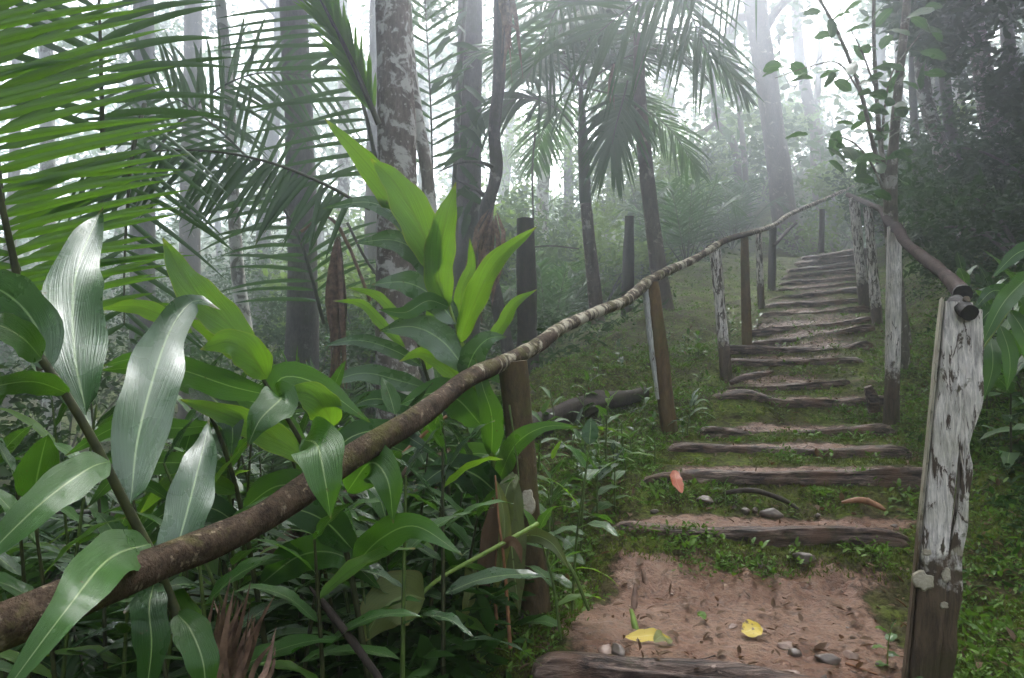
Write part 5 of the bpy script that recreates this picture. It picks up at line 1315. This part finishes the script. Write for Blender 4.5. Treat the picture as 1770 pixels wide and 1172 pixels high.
tree('stout lichen-barked trunk highest on the hillside', [(1730, 250, 10.5), (1712, 190, 10.5), (1694, 100, 10.5), (1678, 0, 10.5), (1668, -140, 10.5)], [52, 40, 34, 32, 30], 'bark_white', (8, 2.6, 1.8, 3000, .16, 'under'), seed=18, amp=.1)
for q, (px, d, wd) in enumerate([(1765, 11, 20), (1668, 13.5, 12), (1745, 14, 13), (1705, 16, 10), (1610, 14, 9)]):
    tree('tall dark trunk rising out of the hillside undergrowth', [(px, 330, d), (px - 6 + q * 2, 200, d), (px - 20 + q * 5, 60, d), (px - 26 + q * 4, -160, d)], [wd * 1.2, wd, wd * .9, wd * .8], ['bark_grey', 'bark_white', 'bark_brown'][q % 3], (6, 2.2, 1.8, 2200, .15, 'under'), group='dark trunks on the hillside', seed=230 + q, amp=.1)
tree('slim straight dark trunk just behind the sapling', [(1588, 330, 11), (1582, 240, 11), (1578, 150, 11), (1578, 0, 11), (1575, -120, 11)], [16, 14, 13, 13, 12], 'bark_grey', (5, 2, 1.4, 1500, .16, 'under'), seed=19)
r4 = np.random.default_rng(91)
far = [(330, 14), (250, 12), (590, 16), (640, 13), (980, 20), (930, 17), (1050, 24), (1160, 22), (1200, 26), (1480, 24), (1520, 20), (1550, 16), (1240, 27), (1340, 26), (90, 12), (10, 15), (450, 18), (740, 20), (870, 24), (1620, 15), (1660, 18), (1500, 28), (1455, 30), (200, 20), (1130, 30), (1010, 30), (700, 27), (550, 26), (380, 25), (780, 30)]
for q, (px, d) in enumerate(far):
    l = r4.normal(0, 12)
    wpx = r4.uniform(.16, .4) / d * F
    top = 680 - F * (r4.uniform(6.5, 9.5)) / d ** .95
    x = (px - 885) / F * d
    x *= deep(d) / d; g0 = float(ground(x, deep(d), False)) * d / deep(d)
    by = 680 - g0 / d * F + 5
    tree('faint trunk fading into the mist among the farther trees', [(px, by, d), (px + l * .3 + r4.normal(0, 4), by * .66 + top * .34, d), (px + l + r4.normal(0, 4), by * .33 + top * .67, d), (px + l * 1.6, top, d)], [wpx * 1.15, wpx, wpx * .85, wpx * .7],
         ['bark_brown', 'bark_grey', 'bark_pale'][q % 3], (6, r4.uniform(2, 3.2), 2.2, 1100 if 880 < px < 1530 else 3000, .17, 'far_leaf'), group='faint trunks deep in the mist', seed=600 + q, n=24, seg=10)
# saplings: several slim stems from one dark foot, with single round leaves
root = tree('dark-footed sapling with several slim stems at the bend of the hillside rail', [(1546, 470, 6.4), (1540, 380, 6.4), (1540, 320, 6.4), (1546, 230, 6.4), (1556, 120, 6.4), (1570, -20, 6.4), (1578, -120, 6.4)], [26, 24, 21, 16, 14, 13, 11], 'bark_sap', None, 'sapling', 'tree', seed=20, amp=.07,
     limbs=[([(1540, 345, 6.4), (1512, 260, 6.35), (1488, 160, 6.3), (1450, 60, 6.3), (1400, -30, 6.3)], .022, .012), ([(1538, 340, 6.4), (1522, 250, 6.4), (1514, 150, 6.45), (1510, 50, 6.5), (1512, -60, 6.5)], .024, .014),
            ([(1536, 350, 6.3), (1510, 290, 6.2), (1480, 250, 6.1), (1452, 235, 6.0)], .012, .004), ([(1524, 260, 6.4), (1530, 180, 6.3), (1545, 120, 6.2), (1590, 60, 6.1)], .012, .004), ([(1512, 150, 6.4), (1490, 90, 6.3), (1470, 50, 6.2)], .01, .004),
            ([(1490, 165, 6.3), (1450, 110, 6.2), (1400, 115, 6.1), (1340, 135, 6.1)], .009, .003)])
r5 = np.random.default_rng(17)
for px, py in [(1392, 130), (1366, 110), (1348, 120), (1490, 78), (1470, 20), (1530, 5), (1500, 35), (1462, 118), (1480, 128), (1500, 118), (1518, 113), (1470, 110), (1445, 125), (1505, 160), (1545, 172), (1530, 190), (1560, 205), (1530, 210), (1510, 215), (1495, 225), (1480, 258), (1470, 275), (1500, 278), (1515, 285), (1432, 278), (1455, 240), (1425, 240), (1475, 310), (1490, 268), (1580, 264), (1545, 262), (1450, 225), (1530, 105), (1590, 90), (1560, 140), (1525, 140), (1495, 190), (1600, 130), (1440, 60), (1420, 20), (1540, 60), (1575, 30), (1565, 320), (1598, 12), (1610, 50), (1510, 330), (1482, 338)]:
  for px, py in ((px, py), (px + r5.normal(0, 16), py + r5.normal(0, 14)))[:2 if py < 300 else 1]:
    d = 6.25 + r5.normal(0, .2)
    a = P(px, py, d)
    t = unit(np.array([r5.normal(), r5.normal() * .6, r5.uniform(-.7, .15)]))
    l = r5.uniform(.13, .22)
    blade(root, [a, a + t * l * .5, a + t * l - UP * l * .15], l * .5, 'sap_leaf', UP + r5.normal(0, .5, 3), 0, .12, .04, 8, 4, int(px), a=.6, b=.6)
# dry hanging leaf bundle and brown drooping fronds
def dry(label, top, bot, wpx, d, n, seed):
    a, b = P(*top, d), P(*bot, d)
    root = thing('dead_frond', label, 'dead leaves', b)
    r = np.random.default_rng(seed)
    mb = MB()
    for q in range(n):
        s = r.normal(0, wpx / F * d * .28, 3); e = r.normal(0, wpx / F * d * .42, 3)
        mb.add(*leaf_verts([a + s * .25, a * .6 + b * .4 + s, b + e + (b - a) * r.uniform(-.25, .05)], .05, r.normal(size=3), .4, .08, 10, 3, seed=q))
    mb.build('foliage', M['straw'], root)
dry('twisted pinkish-brown dead leaf sheath standing beside the mottled trunk', (584, 410), (582, 720), 34, 6.4, 16, 2)
dry('brown dead fronds hanging against the twisted dark trunk', (850, 370), (812, 560), 60, 7.6, 18, 3)
dry('long brown skirt of dead leaves hanging high on the twisted trunk', (875, -40), (876, 120), 30, 7.8, 14, 4)
dry('brown dry leaf hanging from the ringed palm', (1062, 110), (1052, 190), 14, 9.6, 5, 5)
stick('bare arching dead stalks beside the dead leaf sheath', [(640, 520, 6.6), (600, 420, 6.5), (565, 375, 6.4), (520, 400, 6.4)], .014, 'straw', 'dead_stalk', 'stalk')
# climber on the smooth trunk
root = thing('climbing_plant', 'big-leaved climber hanging down the smooth grey-violet trunk', 'climber', P(785, 420, 9.6))
mb = MB(); tube(mb, PX([(776, 440, 9.6), (784, 330, 9.6), (792, 200, 9.6), (800, 60, 9.6), (806, -40, 9.6)]), .03, n=30, seg=7, amp=.2)
mb.build('stem', M['stem_dark'], root)
for q in range(26):
    px = 790 + r5.normal(0, 14); py = 20 + q * 14
    a = P(px, py, 9.5); t = unit(np.array([r5.normal() * .8, -.3, -r5.uniform(.3, 1.3)])); l = r5.uniform(.25, .5)
    blade(root, [a, a + t * l * .5, a + t * l - UP * .05], l * .26, 'under', np.array([0, -1, .6]) + r5.normal(0, .4, 3), 0, .15, .05, 8, 3, q)

# shrubs of the middle distance
def shrub(label, px, d, h, R, cnt, size, lm, group, seed, name='shrub', lift=0):
    kk = deep(d) / d; d *= kk; h *= kk; R *= kk; size *= kk ** .7
    x = (px - 885) / F * d
    b = on_ground(x, d) + (0, 0, lift)
    root = thing(name, label, 'shrub', b, group)
    r = np.random.default_rng(seed)
    cm = MB()
    for q in range(7):
        az = q * 2.4 + seed
        e = b + np.array([cos(az) * R * r.uniform(.25, .9), sin(az) * R * r.uniform(.25, .9), h * r.uniform(.35, 1)])
        mb = MB(); tube(mb, [b - (0, 0, .1), b * .5 + e * .5 + (0, 0, .15), e], [.03, .018, .006], n=10, seg=5, amp=.1)
        mb.build('stem', M['bark_grey'], root)
        for z in range(4):
            cloud(cm, clump(r, e + r.normal(0, R * .25, 3) * (1, 1, .8), R * .3, cnt // 28, size, .05), size, .42, .3, None, .25, r)
    cm.build('foliage', M[lm], root)
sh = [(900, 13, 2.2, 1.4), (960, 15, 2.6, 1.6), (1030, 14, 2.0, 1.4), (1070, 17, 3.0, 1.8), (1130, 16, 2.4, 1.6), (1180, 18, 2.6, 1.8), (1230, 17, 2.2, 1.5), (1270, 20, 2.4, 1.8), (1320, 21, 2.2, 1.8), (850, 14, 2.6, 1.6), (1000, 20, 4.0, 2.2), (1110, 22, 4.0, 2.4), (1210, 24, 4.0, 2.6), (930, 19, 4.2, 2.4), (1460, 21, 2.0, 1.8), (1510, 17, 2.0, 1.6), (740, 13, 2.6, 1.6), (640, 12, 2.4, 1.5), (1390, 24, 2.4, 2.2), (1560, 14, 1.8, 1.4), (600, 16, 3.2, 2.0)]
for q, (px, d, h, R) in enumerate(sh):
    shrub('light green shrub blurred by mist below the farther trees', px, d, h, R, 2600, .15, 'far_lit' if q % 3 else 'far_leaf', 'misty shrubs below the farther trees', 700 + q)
sh = [(40, 5.2, 1.3, 1.0), (150, 6.5, 1.2, 1.2), (-20, 7.5, 2.4, 1.6), (470, 10, 1.6, 1.4), (260, 13, 2.6, 1.8), (120, 12, 2.8, 1.8), (560, 12, 1.6, 1.2), (760, 10, 1.3, 1.1), (680, 13, 1.8, 1.2), (400, 16, 3.0, 2.0)]
for q, (px, d, h, R) in enumerate(sh):
    shrub('dark small-leaved shrub in the shade of the valley', px, d, h, R, 3000, .1, 'under', 'dark shrubs of the valley side', 800 + q)
sh = [(1690, 9, .8, 1.1), (1790, 7.5, .8, 1.2), (1640, 11, .9, 1.2), (1760, 10, 1.0, 1.4), (1840, 8.5, 1.2, 1.4), (1690, 12, .8, 1.4), (1600, 12, .9, 1.2)]
for q, (px, d, h, R) in enumerate(sh):
    shrub('dark shrub crowding the steep hillside under the lichened trunks', px, d, h, R, 3400, .1, 'under', 'dark shrubs of the hillside', 900 + q)
# far-off wood on the slope beyond the valley, one mass
r8 = np.random.default_rng(44)
n = 60000
d = r8.uniform(20, 46, n)
px = r8.uniform(-500, 2200, n)
x = (px - 885) / F * d
gz = ground(x, d, False)
lo, hi = sstep(700, 1000, px), sstep(1480, 1620, px)
tall = (11 + 4 * noise(x * .16, d * .1, 0, 81) + 2.5 * noise(x * .5, d * .3, 0, 82))
hh = r8.uniform(0, 1, n) ** 1.15 * np.where(hi > .3, 12, tall * (1 - lo) + 2.2 * lo)
can = (lo > .2) & (hi < .5) & (r8.uniform(0, 1, n) < .62)
zc = r8.uniform(.36, .6, n) * d + 1.5 * noise(x * .2, d * .2, 0, 86)
k = noise(x * .35, d * .25, hh * .4, 83) > -.25
k &= np.where(can, (noise(x * .3, d * .2, zc * .3, 87) > -.05) & (zc < 21), True)
z = np.where(can, zc, gz + hh)
k &= (z < 23) & ((d > 24) | (hi > .3) | can)
p_ = np.stack([x, d, z], -1)[k]
tag(cloud(MB(), p_, .36, .5, .3, None, .25, r8).build('distant_forest', M['far_leaf']), 'far wood rising beyond the misty valley', None, None, 'stuff')
# ivy at the foot of the leaning tree
r6 = np.random.default_rng(8)
c = P(1385, 425, deep(15.6))
p_ = clump(r6, c, 1.0, 900, .1, .1)
p_[:, 2] = np.maximum(p_[:, 2], ground(p_[:, 0], p_[:, 1], False) + .05)
tag(cloud(MB(), p_, .13, .5, .3, None, .25, r6).build('ivy', M['far_lit'], None, tuple(c)), 'ivy heaped round the foot of the big leaning tree', 'ivy')
# slack vines between the far trees
for q, pts in enumerate([[(1345, 60, 14), (1352, 120, 14), (1372, 150, 14), (1400, 120, 14.2), (1450, 60, 14.5)], [(1160, 235, 13), (1180, 330, 13), (1200, 420, 13)], [(1215, 260, 15), (1240, 340, 15), (1270, 370, 15)], [(925, 230, 9), (920, 300, 9), (922, 380, 9)], [(905, 430, 9), (950, 425, 9.2), (1000, 430, 9.4)], [(600, 385, 6.8), (640, 460, 6.8), (700, 530, 6.8)], [(0, 880, 3.6), (120, 885, 3.6), (240, 880, 3.6)], [(90, 1010, 3.0), (160, 940, 3.1), (220, 850, 3.3)]]):
    pts = deepen(pts)
    stick(['slack vine looping from the big leaning tree', 'thin hanging vine between palm and snaking trunk', 'bent twig below the snaking trunk', 'thin vine dangling above the snag', 'thin bare twig reaching out from the snag', 'slanting dead twig by the mottled trunk', 'thin level dead branch deep in the valley shade', 'thin slanting twig deep in the valley shade'][q], pts, .012 if q < 6 else .01, 'bark_grey', 'vine' if q < 4 else 'twig', 'vine' if q < 4 else 'twig', amp=.1)

# ------------------------------------------------------------------ unseen wood behind, beside and above the viewer, added to block light
r7 = np.random.default_rng(123)
n = 30000
az = radians(95) + radians(226) * r7.uniform(0, 1, n) ** .7
rad = r7.uniform(5, 10, n)
p = np.stack([np.sin(az) * rad, np.cos(az) * rad, r7.uniform(-1.5, 11, n)], -1)
n = 7000
q = np.stack([r7.uniform(-11, 6, n), r7.uniform(-10, 1.5, n), r7.uniform(7, 11, n)], -1)
q[:, 1] += np.where(q[:, 0] < -3, 9, 0) * r7.uniform(0, 1, n)
p = np.concatenate([p, q])
p = p[(np.linalg.norm(p, axis=1) > 4.5) & ~((p[:, 1] < 0) & (p[:, 0] > -2.6 + .25 * p[:, 1]) & (p[:, 0] < 9))]
n = 9000
a = np.stack([r7.uniform(-11, -1.8, n), r7.uniform(3, 13, n), r7.uniform(0, 1, n)], -1)  # canopy above the frame on the valley side, added to shade the mist
a[:, 2] = .6 * a[:, 1] + 1.2 + a[:, 2] * 3
n = 8000
b = np.stack([r7.uniform(3.0, 14, n), r7.uniform(2.5, 17, n), r7.uniform(0, 1, n)], -1)  # canopy above the frame on the hillside, added to darken the mist there
b[:, 2] = .6 * b[:, 1] + 1.2 + b[:, 2] * 3
b = b[b[:, 0] > .33 * b[:, 1] + 1.3]
p = np.concatenate([p, a, b])
tag(cloud(MB(), p, .5, .5, .2, None, .2, r7).build('unseen_shade_wood', M['far_leaf']), 'unseen leafy wood added behind and above the viewpoint to block light', None, None, 'stuff')

# dark low growth that fills the foot of the thicket
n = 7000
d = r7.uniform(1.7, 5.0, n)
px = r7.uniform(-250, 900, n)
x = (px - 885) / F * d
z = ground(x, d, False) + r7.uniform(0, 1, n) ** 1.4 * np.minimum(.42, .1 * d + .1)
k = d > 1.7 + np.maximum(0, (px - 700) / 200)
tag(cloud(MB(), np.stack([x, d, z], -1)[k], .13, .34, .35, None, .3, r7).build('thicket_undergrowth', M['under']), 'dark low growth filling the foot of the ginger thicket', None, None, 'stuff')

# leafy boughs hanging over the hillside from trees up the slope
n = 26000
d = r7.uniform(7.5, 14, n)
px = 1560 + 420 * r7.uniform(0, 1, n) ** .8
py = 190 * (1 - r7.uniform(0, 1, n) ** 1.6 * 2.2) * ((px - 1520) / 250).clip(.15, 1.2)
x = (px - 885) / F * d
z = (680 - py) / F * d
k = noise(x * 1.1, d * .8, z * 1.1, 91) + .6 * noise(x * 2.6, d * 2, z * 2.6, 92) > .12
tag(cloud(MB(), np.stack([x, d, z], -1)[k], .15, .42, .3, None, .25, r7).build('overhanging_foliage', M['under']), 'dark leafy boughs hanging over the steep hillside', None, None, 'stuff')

# ------------------------------------------------------------------ camera, light, air
cam = bpy.data.cameras.new('camera')
cam.sensor_width = 36
cam.lens = 36 * F / 1770
cam.clip_end = 500
cam.clip_start = .05
co = bpy.data.objects.new('camera', cam)
COL.objects.link(co)
co.rotation_euler = (pi / 2 + PITCH, 0, 0)
S.camera = co

SUN_EL, SUN_AZ = radians(52), radians(16)      # azimuth from +Y towards +X
w = bpy.data.worlds.new('World')
S.world = w
w.use_nodes = True
nt = w.node_tree
nt.nodes.clear()
sky = nd(nt, 'ShaderNodeTexSky', None, sky_type='NISHITA', sun_disc=False, sun_elevation=SUN_EL, sun_rotation=SUN_AZ, dust_density=4.0, air_density=1.0)
hs = nd(nt, 'ShaderNodeHueSaturation', {'Saturation': .22, 'Color': sky.outputs[0]})
bg = nd(nt, 'ShaderNodeBackground', {'Color': hs.outputs[0], 'Strength': .12})
wo = nd(nt, 'ShaderNodeOutputWorld', {'Surface': bg.outputs[0]})
l = bpy.data.lights.new('sun', 'SUN')
l.energy = 1.5
l.angle = radians(50)
l.color = (1, .98, .96)
lo = bpy.data.objects.new('sun', l)
COL.objects.link(lo)
from mathutils import Vector
dirv = Vector((sin(SUN_AZ) * cos(SUN_EL), cos(SUN_AZ) * cos(SUN_EL), sin(SUN_EL)))
lo.rotation_euler = dirv.to_track_quat('Z', 'Y').to_euler()

HAZE = .0165
bx = MB()
x0, x1, y0, y1, z0, z1 = -300, 300, -60, 130, -12, 25
v = [(x, y, z) for z in (z0, z1) for y in (y0, y1) for x in (x0, x1)]
bx.add(v, [(0, 2, 3, 1), (4, 5, 7, 6), (0, 1, 5, 4), (2, 6, 7, 3), (0, 4, 6, 2), (1, 3, 7, 5)])
hm, nt = new_mat('mist')
pv = nd(nt, 'ShaderNodeVolumePrincipled', {'Color': (.87, .92, 1, 1), 'Density': HAZE, 'Anisotropy': .86})
o = nt.nodes.new('ShaderNodeOutputMaterial')
nt.links.new(pv.outputs[0], o.inputs['Volume'])
hz = bx.build('haze', hm, smooth=False)
tag(hz, 'thin pale mist hanging through the whole forest', None, None, 'stuff')

S.view_settings.view_transform = 'Standard'
S.view_settings.look = 'None'
S.view_settings.gamma = 1
S.view_settings.exposure = 2.6
S.render.engine = 'CYCLES'
c = S.cycles
c.use_denoising = True
c.denoiser = 'OPENIMAGEDENOISE'
c.max_bounces = 7
c.diffuse_bounces = 4
c.glossy_bounces = 2
c.transmission_bounces = 4
c.transparent_max_bounces = 4
c.volume_bounces = 2
c.use_adaptive_sampling = True
c.adaptive_threshold = .02
c.caustics_reflective = False
c.caustics_refractive = False
c.sample_clamp_indirect = 6
